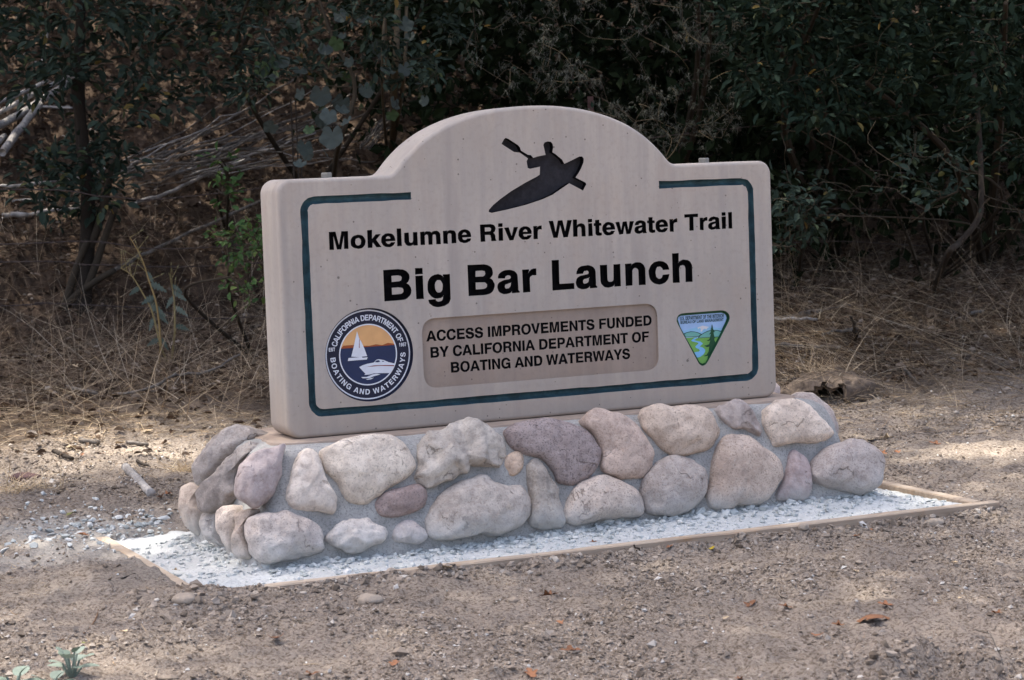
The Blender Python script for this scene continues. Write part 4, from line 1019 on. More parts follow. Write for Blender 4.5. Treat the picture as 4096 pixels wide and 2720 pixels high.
tuft(170, 1960, 40, .16, 'few bent orange straw stalks poking up beside the dark red rock', (.5, 0))

# burrow: a low hollow mound of soil and straw with a dark mouth
def burrow():
    c = gp(3335, 1590); t = tag(empty('burrow', tuple(c)), 'dark animal burrow mouth in a straw-covered mound behind the right end of the base', 'burrow')
    n1, n2 = 44, 16; V = []; F = []; face = math.atan2(CAM[1]-c[1], CAM[0]-c[0])
    for sh in (1., .82):
        for j in range(n2+1):
            for i in range(n1):
                th = 2*PI*i/n1; ph = .5*PI*j/n2; d = Vector((math.cos(th)*math.cos(ph), math.sin(th)*math.cos(ph), math.sin(ph)))
                k = sh*(1+.22*mnoise.noise(d*2.2+Vector((3, 1, 7)))+.12*mnoise.noise(d*6)+.05*mnoise.noise(d*15))
                V.append((c[0]+d.x*.23*k, c[1]+.05+d.y*.23*k, c[2]-.04+d.z*.155*k))
    def mouth(i, j):
        a = (2*PI*(i+.5)/n1-face+PI) % (2*PI)-PI; return (a/.62)**2+((j+.5)/n2/.50)**2 < 1+.25*math.sin(i*2.3)
    m_ = (n2+1)*n1
    for j in range(n2):
        for i in range(n1):
            if mouth(i, j): continue
            q = (j*n1+i, j*n1+(i+1) % n1, (j+1)*n1+(i+1) % n1, (j+1)*n1+i); F += [q, tuple(m_+k for k in reversed(q))]
            for (di, dj, e) in ((1, 0, (1, 2)), (-1, 0, (3, 0)), (0, 1, (2, 3)), (0, -1, (0, 1))):
                if 0 <= j+dj < n2 and mouth((i+di) % n1, j+dj): F.append((q[e[0]], q[e[1]], m_+q[e[1]], m_+q[e[0]]))
    adopt(npmesh('mound', np.array(V), np.array(F), mat_flat('burrow_soil', (.13, .10, .078), .95, .4, 45, .6), None, True), t)
    n = 260; th = NP.random(n)*2*PI; ph = .15+1.3*NP.random(n); d = np.stack([np.cos(th)*np.cos(ph), np.sin(th)*np.cos(ph), np.sin(ph)], -1)
    keep = ~((((th-face+PI) % (2*PI)-PI)/.6)**2+(ph/.85)**2 < 1); d = d[keep]; P = np.array(c)+np.array([0, .05, -.03])+d*np.array([.235, .235, .165])
    V, F, a = strips(P, NP.normal(size=(len(P), 3))*np.array([1, .7, .35])+d*.3, .10+.22*NP.random(len(P)), .002+.0018*NP.random(len(P)), .5, 4)
    o = npmesh('straw', V, F, M_grass, None, False, {'rnd': a}); adopt(o, t); o['kind'] = 'stuff'
burrow()

# ------------------------------------------------------------------ fallen leaves, rocks and sticks one can pick out
M_fl = {'brown': mat_flat('brown_leaf', (.20, .095, .050), .8, .3, 60), 'rust': mat_flat('rust_leaf', (.29, .135, .07), .8, .3, 60),
        'tan': mat_flat('tan_leaf', (.46, .36, .24), .8, .25, 60), 'yellow': mat_flat('yellow_leaf', (.44, .33, .035), .7, .2, 60), 'olive': mat_flat('olive_leaf', (.20, .21, .07), .7, .2, 60)}
def oakleaf(seed, lobed):
    r_ = random.Random(seed); n = 18; V = []; F = []
    for i in range(n+1):
        t = i/n; w_ = .30*math.sin(PI*t**.8)*(1+(.45*math.sin(t*PI*5+.5) if lobed else .06*math.sin(t*40)))+.012
        cz = .28*(t-.45)**2; cv = r_.uniform(.5, 1.1)
        V += [(t-.5, w_, cz+w_*w_*2.2*cv), (t-.5, w_*.45, cz+.02), (t-.5, 0, cz), (t-.5, -w_*.45, cz+.02), (t-.5, -w_, cz+w_*w_*2.6*cv)]
    for i in range(n):
        for k in range(4): F.append((i*5+k, (i+1)*5+k, (i+1)*5+k+1, i*5+k+1))
    return V, F
_lm = {}
def fallen(px, py, colr, size, lobed=True, label=None, flip=False, group='dead leaves on the bare soil', z=None):
    key = (colr, lobed, rnd.randrange(3))
    if key not in _lm:
        V, F = oakleaf(hash(key[2])+len(_lm), lobed); me = bpy.data.meshes.new('fallen_leaf'); me.from_pydata(V, [], F); me.materials.append(M_fl[colr])
        me.polygons.foreach_set('use_smooth', [True]*len(me.polygons)); _lm[key] = me
    o = bpy.data.objects.new('fallen_leaf', _lm[key]); COL.objects.link(o)
    c = gp(px, py) if z is None else on(px, py, 2, z)
    o.location = (c[0], c[1], (H(c[0], c[1]) if z is None else z)+.006)
    size *= .88; o.scale = (size, size*rnd.uniform(.7, 1.0), size*rnd.uniform(.4, .75)); o.rotation_euler = (rnd.uniform(-.2, .2)+(PI if flip else 0), rnd.uniform(-.25, .25), rnd.uniform(0, 2*PI))
    if flip: o.location.z += .02
    tag(o, label, 'leaf', group)
LB = 'curled brown dead oak leaf lying on the bare soil in front of the sign'
LR = 'rust orange dead leaf lying on the bare soil in front of the sign'
LT = 'small pale tan dead leaf lying on the bare soil in front of the sign'
for px, py, s in ((1103, 2554, .075), (1238, 2694, .06), (2196, 2377, .07), (2282, 2614, .07), (3004, 2391, .055), (3144, 2423, .05), (3354, 2474, .045), (3420, 2150, .04), (3985, 2440, .05)):
    fallen(px, py, 'brown', s, True, LB)
for px, py, s in ((1578, 2666, .042), (2240, 2491, .036), (2123, 2684, .06), (3542, 2425, .05), (3270, 2535, .05), (2680, 2200, .035), (3485, 2130, .02), (2960, 2715, .035)):
    fallen(px, py, 'rust', s, True, LR)
for px, py, s in ((2904, 2479, .038), (3424, 2297, .032), (3838, 2400, .034), (495, 2545, .04), (1512, 2568, .018), (3820, 2265, .035)):
    fallen(px, py, 'tan', s, False, LT)
fallen(3493, 2467, 'brown', .125, True, flip=True, label= 'largest curled brown dead leaf on the bare soil before the sign', group='dead leaves on the bare soil')
for px, py in ((2812, 2172), (2845, 2192)): fallen(px, py, 'yellow', .04, False, 'yellow green leaf resting against the front timber board', group='yellow leaves by the board')
fallen(1792, 2300, 'tan', .055, False, 'pale curled leaf lying against the soil line of the front board')
fallen(284, 2055, 'olive', .05, False, 'upright olive and brown leaf among the spilled gravel chips')
fallen(340, 2577, 'olive', .042, False, 'pale green leaf lying flat beside the grey felted plant')
for px, py, s, cc in ((2266, 2139, .04, 'rust'), (2373, 2176, .035, 'brown'), (704, 2288, .03, 'tan'), (2520, 2105, .016, 'rust'), (2850, 2080, .016, 'brown'), (3390, 2040, .028, 'rust')):
    fallen(px, py, cc, s, True, 'dead leaf scrap lying on the pale gravel bed', z=-.006, group='leaf scraps on the gravel')
fallen(335, 2146, 'rust', .055, False, 'rust leaf lying on the end of the left timber board', z=.012)
for px, py, s in ((430, 1340, .085), (885, 1400, .08), (1040, 1330, .06), (90, 1390, .07), (300, 1480, .06), (640, 1420, .05), (985, 1515, .06), (860, 1440, .06), (3190, 1485, .06), (3560, 1470, .07)):
    fallen(px, py, 'tan', s, True, 'large tan dead leaf caught in the dry grass bank', group='leaves in the dry grass bank')
for px, py, s in ((480, 1780, .07), (290, 1790, .07), (665, 1775, .05), (590, 1720, .06)):
    fallen(px, py, 'tan', s, False, 'tan dead leaf on the sunny raked soil left of the base', group='leaves on the raked soil')
for px, py, s in ((330, 1830, .035), (410, 1832, .04), (670, 1975, .05), (640, 1990, .05)):
    fallen(px, py, 'rust', s, True, 'rust dead leaf on the sunny raked soil left of the base', group='rust leaves on the raked soil')
for px, py, s in ((3480, 1750, .075), (3550, 1740, .075), (3590, 1800, .05), (3530, 1830, .05), (3740, 1775, .06)):
    fallen(px, py, 'tan' if s > .06 else 'rust', s, True, 'dead oak leaf on the ground behind the right end of the base', group='leaves behind the base')
M_rock = mat_rnd('loose_rock', [(0, (.30, .25, .20)), (1, (.40, .34, .28))], .95, 0, .1, 40)
M_redrock = mat_rnd('red_rock', [(0, (.085, .052, .055)), (1, (.13, .085, .08))], .95, 0, .1, 40)
def rock(px, py, wpx, hk, label, tintk=.5, mat=None, z=None, sink=.35):
    c = gp(px, py); D = (c-CAM)@FWD; r = wpx/FPX*D/2
    V = []; n1, n2 = 18, 10; r_ = random.Random(px)
    off = Vector((r_.uniform(-9, 9), r_.uniform(-9, 9), 0))
    for j in range(n2+1):
        for i in range(n1):
            th, ph = 2*PI*i/n1, PI*j/n2; d = Vector((math.sin(ph)*math.cos(th), math.sin(ph)*math.sin(th), math.cos(ph)))
            k = 1+.30*mnoise.noise(d*1.6+off)+.10*mnoise.noise(d*4+off)
            V.append((d.x*r*k, d.y*r*k*.8, d.z*r*k*hk))
    F = [(j*n1+i, j*n1+(i+1) % n1, (j+1)*n1+(i+1) % n1, (j+1)*n1+i) for j in range(n2) for i in range(n1)]
    o = npmesh('loose_rock', np.array(V), np.array(F), mat or M_rock, None, True, {'rnd': np.full(len(V), tintk)})
    o.location = (c[0], c[1], H(c[0], c[1])+r*hk*(1-2*sink)); o.rotation_euler = (0, 0, -YAW)
    tag(o, label, 'rock'); return o
rock(1482, 2415, 105, .55, 'smooth tan oblong stone half sunk in the bare soil', .9)
rock(3738, 2090, 76, .5, 'flat tan stone lying past the corner of the timber edging', .9)
rock(3214, 2130, 46, .7, 'pale angular stone beside the front board', 1)
rock(736, 2405, 100, .5, 'crumbly pinkish rock at the left corner of the timber edging', .8)
rock(361, 2024, 46, .6, 'small brown stone behind the spilled gravel chips', .3)
rock(98, 1905, 125, .35, 'dark red half-buried rock beside the straw tuft', .5, M_redrock)
rock(1188, 2370, 28, .8, 'small round soil-coloured stone touching the front board', .4)
rock(2052, 2388, 48, .6, 'round grey brown stone half sunk near a brown leaf', .2)
rock(3268, 1525-8, 26, .6, 'small pale stone beside the burrow in the bank', 1)
rock(4030, 2310, 60, .6, 'grey angular clod at the rutted soil', .2)

M_pole = mat_bark('pale_bark', (.17, .155, .145), (.42, .40, .38), (16, 16, 16))
M_stick = mat_bark('grey_stick', (.065, .056, .049), (.20, .178, .157), (40, 40, 40))
M_dark = mat_bark('dark_bark', (.022, .018, .015), (.055, .045, .037))
M_blk = mat_flat('charred_stick', (.02, .018, .016), .9, .3)
def stick(pts, wpx, mat, name, label, cat, group=None, lift=0., taper=.75, kink=.010, lifts=None, seg=7):
    """a branch lying on the ground through photograph points"""
    Q = [gp(a, b_, lift if lifts is None else lifts[i]) for i, (a, b_) in enumerate(pts)]
    Q = catmull(Q, 5); D = (Q[0]-CAM)@FWD; r = wpx/FPX*D/2
    n = len(Q); Q = Q+NP.normal(size=Q.shape)*kink*np.minimum(1, np.minimum(np.arange(n), n-1-np.arange(n))/2)[:, None]*.4
    Q[:, 2] += r*.8
    c = Q[0].copy(); s = Soup(); tube(s, Q-c, r*np.linspace(1, taper, n)*(1+.08*NP.normal(size=n)), seg, rnd.random())
    o = s.build(name, mat, None, True); o.location = c
    tag(o, label, cat, group); return o
stick([(503, 1882), (550, 1930), (606, 1988)], 34, M_pole, 'cut_log', 'short sawn grey log lying on the raked soil left of the base', 'log', taper=1., kink=.002, seg=10)
stick([(438, 1587), (600, 1560), (700, 1508), (830, 1490), (960, 1423)], 13, M_stick, 'fallen_branch', 'crooked grey branch resting on the dry grass bank left of the sign', 'branch', lifts=[.01, .03, .05, .06, .12])
stick([(252, 1554), (387, 1582)], 20, M_stick, 'fallen_branch', 'stubby grey branch buried in grass beside the crooked branch', 'branch', lift=.01)
stick([(322, 1768), (395, 1780)], 22, M_stick, 'wood_chunk', 'short pale wood chunk on the sunny raked soil', 'wood', taper=.9)
stick([(508, 1776), (590, 1786)], 17, M_stick, 'wood_chunk', 'slim grey wood chunk beside a tan leaf on the raked soil', 'wood', taper=.9)
stick([(214, 1812), (290, 1842)], 20, M_dark, 'wood_chunk', 'dark split wood chunk beside rust leaves on the raked soil', 'wood', taper=.8)
stick([(550, 1850), (600, 1872)], 14, M_dark, 'wood_chunk', 'thin dark bark sliver behind the sawn log', 'wood', taper=.5)
stick([(422, 2332), (480, 2322), (540, 2300)], 11, M_blk, 'charred_stick', 'black charred stick lying on the soil mound by the left board', 'stick', kink=.003)
stick([(396, 2440), (368, 2507), (326, 2540), (186, 2582), (60, 2640)], 6, mat_flat('root', (.17, .10, .06), .9), 'thin_root', 'thin brown root curving over the bare soil towards the felted plant', 'root', kink=.004)
stick([(3898, 2520), (3960, 2540), (3987, 2590), (4012, 2660)], 5, M_stick, 'thin_root', 'thin pale root arching out of the rutted soil', 'root', kink=.003, lifts=[.0, .03, .03, 0])
stick([(3525, 2118), (3600, 2140)], 6, M_stick, 'small_twig', 'short grey twig lying beyond the front board corner', 'twig')
stick([(2536, 2182), (2570, 2218)], 7, M_dark, 'small_twig', 'short dark twig leaning on the front board', 'twig', lifts=[.03, 0])
stick([(3070, 1286), (3180, 1280), (3268, 1283)], 14, M_pole, 'fallen_branch', 'pale straight branch lying just past the right edge of the slab', 'branch', lift=.03)
stick([(3060, 1310), (3220, 1272), (3396, 1238)], 34, M_stick, 'fallen_log', 'thick grey rotting log under the pale branch right of the slab', 'log', taper=.8)
stick([(3290, 1345), (3360, 1330), (3447, 1325)], 14, M_stick, 'fallen_branch', 'grey branch beside the upright stub right of the slab', 'branch', lift=.02)
stick([(3422, 1362), (3420, 1320), (3405, 1275)], 15, M_dark, 'broken_stub', 'broken upright stub standing in the dry grass right of the slab', 'stub', lifts=[0, .08, .16])
stick([(3060, 1384), (3200, 1390), (3363, 1396)], 17, M_stick, 'fallen_branch', 'lichened branch lying in the grass behind the base', 'branch', lift=.01)
stick([(3605, 1456), (3640, 1505), (3680, 1544)], 13, M_stick, 'fallen_branch', 'dark curved stick on the bank above the bare soil', 'branch', lift=.01)
stick([(3880, 1258), (3935, 1252)], 16, M_stick, 'fallen_branch', 'cut grey stick end in the dry grass far right', 'branch', lift=.02)
# poles and brush on the slope
PB = 'long pale bare pole lying across the leafy slope behind the wire fence'
stick([(340, 1172), (470, 1080), (700, 965), (1045, 808)], 17, M_stick, 'fallen_pole', 'longest grey pole slanting from the young oak towards the sign slab', 'pole', lifts=[.02, .06, .12, .2], taper=.8)
stick([(543, 815), (700, 768), (840, 698), (1000, 640)], 17, M_pole, 'fallen_pole', 'pale pole lying along the lower edge of the brush heap', 'pole', lift=.08)
stick([(9, 872), (150, 858), (321, 844)], 22, M_pole, 'fallen_pole', 'sawn pale pole lying level behind the young oak trunk', 'pole', lift=.02)
stick([(-40, 757), (116, 744), (330, 715)], 16, M_pole, 'fallen_pole', 'pale pole lying just above the sawn level pole', 'pole', lift=.02)
stick([(50, 808), (190, 800)], 10, M_pole, 'fallen_pole', 'short thin pale stick between the two level poles', 'pole', lift=.02)
LG = 'pale barked log in the cut wood heap left of the young oak'
for a, wd in (([(-60, 540), (80, 470), (275, 342)], 34), ([(10, 625), (80, 530), (158, 432)], 36), ([(-40, 480), (112, 398), (300, 300)], 22), ([(-40, 600), (20, 555)], 30), ([(140, 256), (220, 278), (340, 280)], 14), ([(160, 430), (290, 436)], 10), ([(-50, 440), (60, 390), (190, 330)], 18), ([(170, 262), (182, 180), (195, 100)], 13)):
    stick(a, wd, M_pole, 'cut_log', ('stout' if wd > 25 else 'slim')+' pale barked log in the cut wood heap beside the young oak', 'log', ('stout' if wd > 25 else 'slim')+' logs of the cut wood heap', lifts=[.06+.10*rnd.random() for _ in a], taper=.85, kink=.004, seg=9)
LBp = 'thin bare branch in the brush heap on the slope above the fence'
for i in range(40):
    x0 = rnd.uniform(390, 900); y0 = 770-(x0-390)*.16+rnd.uniform(-110, 25); L = rnd.uniform(330, 820)
    sl_ = rnd.uniform(.05, .52)
    p = [(x0, y0), (x0+L*.5, y0-L*.5*sl_-rnd.uniform(-10, 25)), (x0+L, y0-L*sl_*rnd.uniform(.9, 1.25))]
    l0 = rnd.uniform(.02, .38)
    wd = rnd.choice((5, 5, 6, 7, 8, 9, 12, 15)); pale = i % 5 == 0
    stick(p, wd, M_pole if pale else M_stick, 'brush_branch', ('stout ' if wd > 11 else 'thin ')+('pale' if pale else 'grey')+' bare branch in the brush heap on the slope above the fence', 'branch',
          ('stout ' if wd > 11 else 'thin ')+('pale' if pale else 'grey')+' branches of the brush heap', lifts=[l0, l0+rnd.uniform(-.04, .14), l0+rnd.uniform(.0, .25)], taper=.5, kink=.03, seg=6)
for i in range(12):
    x0 = rnd.uniform(1440, 1500); y0 = rnd.uniform(560, 600)
    stick([(x0, y0), (x0+60, y0-70), (x0+rnd.uniform(80, 150), y0-rnd.uniform(110, 170))], 7, M_stick, 'brush_branch', 'short steep twig leaning in the brush heap behind the left shoulder of the arch', 'branch', 'steep twigs behind the arch', lift=rnd.uniform(.05, .3), taper=.6)

# ------------------------------------------------------------------ wire fence
YF = 4.5
M_rust_w = mat_flat('rusty_wire', (.060, .045, .040), .7, .3); M_post = mat_flat('red_steel_post', (.085, .045, .042), .7, .35, 25)
def fz(x): return hgt(x, YF)
WL = {0: [(0, 758), (450, 788), (900, 770), (3070, 500), (4096, 470)], 1: [(0, 978), (350, 966), (1000, 975), (3070, 695), (3700, 692), (4096, 660)], 2: [(0, 1049), (400, 1060), (1100, 1046), (3070, 850), (3600, 840), (4096, 844)], 3: [(0, 1225), (160, 1213), (560, 1230), (1100, 1258), (3070, 980), (3900, 980)]}
names = ['top strand of the rusty barbed wire fence behind the sign', 'second strand from the top of the rusty barbed wire fence', 'third strand from the top of the rusty barbed wire fence', 'lowest strand of the rusty barbed wire fence']
for k, pl in WL.items():
    Q = [on(a, b_, 1, YF) for a, b_ in pl]
    Q = [Q[0]+np.array([-2.5, 0, .03])]+Q+[Q[-1]+np.array([2.5, 0, .05])]
    Q = catmull(Q, 40); s = Soup(); ph = np.cumsum(np.r_[0, np.linalg.norm(np.diff(Q, axis=0), axis=1)])*55
    for o_ in (0, PI):
        W = Q+np.stack([0*ph, np.sin(ph+o_)*.0022, np.cos(ph+o_)*.0022], -1); tube(s, W, .0022, 4, .5)
    L = ph[-1]/55; d = 0
    while d < L:
        j = int(np.searchsorted(ph/55, d)); j = min(j, len(Q)-1); c = Q[j]
        for _ in range(2):
            v = unit(NP.normal(size=3))*.016; tube(s, [c-v, c, c+v], [.0006, .0016, .0006], 4, .5)
        d += .125
    o = s.build('barbed_wire', M_rust_w); tag(o, names[k], 'wire')
def tpost(x, top, label):
    b_ = fz(x)-.25; s = Soup(); z1 = top
    for (w_, d_, oy) in ((.034, .005, 0), (.006, .03, .017)):
        V = [(x+sx*w_/2, YF+.012+oy+sy*d_/2, z) for z in (b_, z1) for sx, sy in ((-1, -1), (1, -1), (1, 1), (-1, 1))]
        F = [(0, 1, 5), (0, 5, 4), (1, 2, 6), (1, 6, 5), (2, 3, 7), (2, 7, 6), (3, 0, 4), (3, 4, 7), (4, 5, 6), (4, 6, 7)]
        s.add(V, F)
    z = fz(x)+.1
    while z < z1-.03:
        V = [(x+sx*.008, YF+.008+sy*.008-.008, z+sz) for sz in (0, .014) for sx, sy in ((-1, -1), (1, -1), (1, 1), (-1, 1))]
        s.add(V, [(0, 1, 5), (0, 5, 4), (1, 2, 6), (1, 6, 5), (2, 3, 7), (2, 7, 6), (3, 0, 4), (3, 4, 7), (4, 5, 6), (4, 6, 7)]); z += .055
    o = s.build('fence_post', M_post); tag(o, label, 'fence post')
tp = on(2365, 385, 1, YF); tpost(tp[0], tp[2], 'dark red steel fence post showing above the arch of the sign')
for dx in (-5.2, 5.0): tpost(tp[0]+dx, tp[2]-.03, 'dark red steel fence post on the wire fence'+(' past the young oak' if dx < 0 else ' past the leaning trunk'))
for px, y0, y1 in ((1163, 395, 720), (1182, 400, 725), (1200, 560, 720)):
    a, b_ = on(px, y0, 1, YF-.02), on(px+22, y1+620, 1, YF-.02); s = Soup()
    Q = catmull([a, (a+b_)/2+np.array([.01, 0, 0]), b_], 8); c = Q[-1].copy(); tube(s, Q-c, .0045, 5, .3); o = s.build('fence_stay', M_dark); o.location = c
    tag(o, 'thin upright wooden stay woven into the wire fence left of the arch', 'fence stay', 'stays in the wire fence')

# ------------------------------------------------------------------ trees, shrubs and vine
M_leafL = mat_rnd('oak_leaf', [(0, (.015, .024, .017)), (.5, (.030, .046, .034)), (.9, (.050, .072, .056)), (.985, (.07, .09, .04)), (1, (.20, .13, .04))], .7, .10, .06)
M_leafR = mat_rnd('live_oak_leaf', [(0, (.006, .012, .007)), (.5, (.013, .024, .015)), (.93, (.025, .044, .030)), (.99, (.05, .06, .03)), (1, (.30, .20, .06))], .7, .08, .06)
M_crown = mat_rnd('canopy_leaf', [(0, (.007, .011, .005)), (1, (.018, .027, .012))], .8, .10, .05)
M_lichen = mat_rnd('lichen', [(0, (.05, .052, .042)), (1, (.15, .155, .13))], .95, .1, .05)
M_twig = mat_rnd('twig', [(0, (.022, .018, .015)), (.7, (.085, .07, .05)), (1, (.19, .15, .09))], .95, 0, .1)
def grow(skel, targets, r0, soup, seg=5, sag=.12, wob=.05, tw=(.1, .9)):
    """connect every target to the nearest node of the skeleton by a curved, tapered limb; returns the limb paths"""
    nodes_ = [np.array(p) for p, _ in skel]; rad = [r for _, r in skel]; paths = []
    order = sorted(range(len(targets)), key=lambda i: min(np.linalg.norm(targets[i]-q) for q in nodes_[:len(skel)]))
    for i in order:
        tgt = targets[i]; A = np.array(nodes_); d = np.linalg.norm(A-tgt, axis=1)+.6*np.clip(A[:, 2]-tgt[2], 0, None); j = int(d.argmin())
        a = nodes_[j]; L = np.linalg.norm(tgt-a)
        if L < .02: continue
        m_ = (a+tgt)/2+np.array([rnd.gauss(0, wob), rnd.gauss(0, wob), rnd.gauss(0, wob)+sag*L])*min(1, L*2)
        Q = catmull([a, m_, tgt], 3); ra = min(rad[j]*.72, max(.003, r0*min(1, L)))
        rr = np.linspace(ra, max(.0016, ra*.35), len(Q)); tube(soup, Q, rr, seg, rnd.uniform(*tw), cap=False)
        for p, r in zip(Q[1:], rr[1:]): nodes_.append(p); rad.append(r)
        paths.append(Q)
    return paths
def leaf_cluster(paths, per, L, spread, width=.5, card=False, whorl=True):
    P = []; D = []
    for Q in paths:
        ax = unit(Q[-1]-Q[-2])
        for _ in range(per):
            t = rnd.random()**.5; k = t*(len(Q)-1); i = min(int(k), len(Q)-2); p = Q[i]+(Q[i+1]-Q[i])*(k-i)
            d = unit(ax*.6+np.array([rnd.gauss(0, 1), rnd.gauss(0, 1), rnd.gauss(0, .7)]))
            P.append(p+d*spread*rnd.random()); D.append(d)
    P = np.array(P); D = np.array(D)+np.array([0, 0, -.15]); n = len(P)
    up = np.stack([NP.normal(size=n)*.6, NP.normal(size=n)*.6-.35, np.ones(n)], -1)
    return leaves(P, D, L*(.65+.6*NP.random(n)), width, card, up, 1.)
def region(n, poly, D0, D1):
    """points spread through a sheaf of depths behind a photograph area"""
    out = []; q = np.array(poly, dtype=float); lo, hi = q.min(0), q.max(0)
    while len(out) < n:
        x_, y_ = rnd.uniform(lo[0], hi[0]), rnd.uniform(lo[1], hi[1]); ins = False
        for (x0, y0), (x1, y1) in zip(q, np.roll(q, -1, 0)):
            if (y0 > y_) != (y1 > y_) and x_ < (x1-x0)*(y_-y0)/(y1-y0)+x0: ins = not ins
        if ins: out.append(pt(x_, y_, rnd.uniform(D0, D1)))
    return out

# young oak by the fence, left
rt = gp(325, 1235); DL = (rt-CAM)@FWD
yo = tag(empty('young_oak_tree', tuple(rt)), 'young oak with dark forked trunk and grey green leaves before the cut wood heap', 'tree')
s = Soup()
tr = catmull([rt-np.array([0, 0, .1]), pt(335, 1150, DL), pt(352, 900, DL), pt(345, 700, DL-.02), pt(322, 520, DL+.02), pt(318, 250, DL+.05), pt(330, -150, DL+.1), pt(360, -900, DL)], 5)
rr = np.linspace(.050, .02, len(tr)); tube(s, tr, rr, 9, .05)
for a in ([(350, 1010), (395, 900), (430, 760), (450, 640)], [(300, 1225), (360, 1120), (420, 950), (462, 830)], [(345, 720), (335, 560), (318, 430), (297, 315)], [(250, 1260), (300, 1090), (350, 960)], [(215, 1270), (330, 1160), (460, 1080)]):
    Q = catmull([pt(x_, y_, DL-.03*i) for i, (x_, y_) in enumerate(a)], 4)
    big = a[0] == (345, 720)
    tube(s, Q, np.linspace(.026 if not big else .030, .016 if not big else .029, len(Q)), 7, .25 if not big else .02)
tg = region(175, [(-300, -350), (1000, -350), (1000, 250), (820, 420), (600, 480), (470, 520), (250, 420), (-300, 420)], DL-.55, DL+.5)+region(30, [(150, 560), (480, 520), (540, 800), (380, 900), (170, 840), (100, 700)], DL-.35, DL+.3)+region(60, [(-600, -1300), (1100, -1300), (1000, -350), (-400, -350)], DL-1, DL+1)
paths = grow(list(zip(tr[12:], rr[12:])), tg, .014, s, 5, .05, .08, (.02, .35))
adopt(s.build('trunk', M_twig, None, True), yo)
V, F, a = leaf_cluster(paths, 19, .066, .15, .5)
adopt(npmesh('crown', V, F, M_leafL, None, True, {'rnd': a}), yo)
# cut end of the lopped stem
c0 = pt(297, 313, DL-.10); s = Soup(); d = unit(pt(297, 313, DL-.10)-pt(318, 430, DL-.06)); tube(s, [c0, c0+d*.006], .031, 12)
adopt(s.build('cut_end', mat_flat('fresh_cut', (.30, .26, .23), .9)), yo)

# wild grape vine with big pale leaves
rv = gp(1330, 780); DV = 11.3
M_grape = mat_rnd('grape_leaf', [(0, (.045, .060, .052)), (.6, (.082, .102, .094)), (.85, (.045, .082, .03)), (1, (.11, .095, .022))], .7, .2, .25)
vine = tag(empty('grape_vine', tuple(rv)), 'wild grape vine with big pale blue green lobed leaves left of the arch', 'vine')
s = Soup(); base_p = rv
main = catmull([base_p, pt(1350, 600, DV+.2), pt(1420, 350, DV), pt(1330, 150, DV), pt(1250, -80, DV)], 6); tube(s, main, np.linspace(.016, .007, len(main)), 6, .4)
GL = [(1075,120,70),(1045,160,75),(1040,240,60),(1100,215,60),(1075,295,70),(1110,235,50),(1200,270,55),(1305,170,55),(1285,340,75),(1320,430,60),(1380,380,65),(1375,300,45),(1360,420,50),(1290,450,55),(1330,500,85),(1220,560,60),(1105,490,55),(1240,500,40),(1385,280,50),(1440,220,45),(1520,150,80),(1600,70,60),(1560,330,70),(1540,270,55),(1610,250,50),(1450,330,60),(1490,320,45),(1200,350,45),(1395,225,40),(1350,145,55),(1375,130,30),(1290,590,40),(1215,640,45),(1220,600,40),(1580,390,50),(1560,440,45),(1640,130,45),(1180,60,50),(1240,30,45),(1460,60,45),(1350,40,50),(1390,470,45),(1700,380,40),(1680,330,45)]
def grape_mesh():
    V = [(0.5, 0, -.03)]; n = 40; F = []
    for i in range(n):
        th = 2*PI*i/n; r = .5*(1+.07*math.cos(5*th)+.035*math.cos(17*th))*(1-.55*math.exp(-((abs(th-PI))/.22)**2))
        V.append((.5+r*math.cos(th), r*math.sin(th), .05*math.cos(5*th)+.10*r*r))
    F = [(0, 1+i, 1+(i+1) % n) for i in range(n)]
    return V, F
gv, gf = grape_mesh(); gmes = []
for k in range(6):
    me = bpy.data.meshes.new('leaf'); me.from_pydata(gv, [], gf); me.materials.append(M_grape); me.polygons.foreach_set('use_smooth', [True]*len(gf))
    at = me.attributes.new('rnd', 'FLOAT', 'POINT'); at.data.foreach_set('value', [(.1, .35, .5, .62, .82, .97)[k]]*len(gv)); gmes.append(me)
tgs = []
for i, (a, b_, wpx) in enumerate(GL):
    p = pt(a, b_, DV+rnd.uniform(-.25, .25)); tgs.append(p)
paths = grow([(q, .01) for q in main], tgs, .006, s, 4, -.05, .06, (.1, .6))
for i, (p, (a, b_, wpx)) in enumerate(zip(tgs, GL)):
    o = bpy.data.objects.new('leaf', gmes[rnd.choice((0, 0, 0, 1, 1, 1, 2, 2, 2, 3, 3, 3, 4, 4))]); COL.objects.link(o)
    sz_ = wpx/FPX*DV*1.15; o.scale = (sz_,)*3
    nrm = unit(np.array([-.3, -.75, .25])+NP.normal(size=3)*.55); dn = unit(np.array([rnd.gauss(0, .5), -.2, -1])); xx = unit(dn-nrm*np.dot(dn, nrm)); yy = np.cross(nrm, xx)
    M_ = Matrix(((xx[0], yy[0], nrm[0], p[0]), (xx[1], yy[1], nrm[1], p[1]), (xx[2], yy[2], nrm[2], p[2]), (0, 0, 0, 1)))@Matrix.Scale(sz_, 4)
    o.matrix_world = M_; o.parent = vine; o.matrix_parent_inverse = Matrix.Translation(-Vector(vine.location))
adopt(s.build('stem', M_twig, None, True), vine)

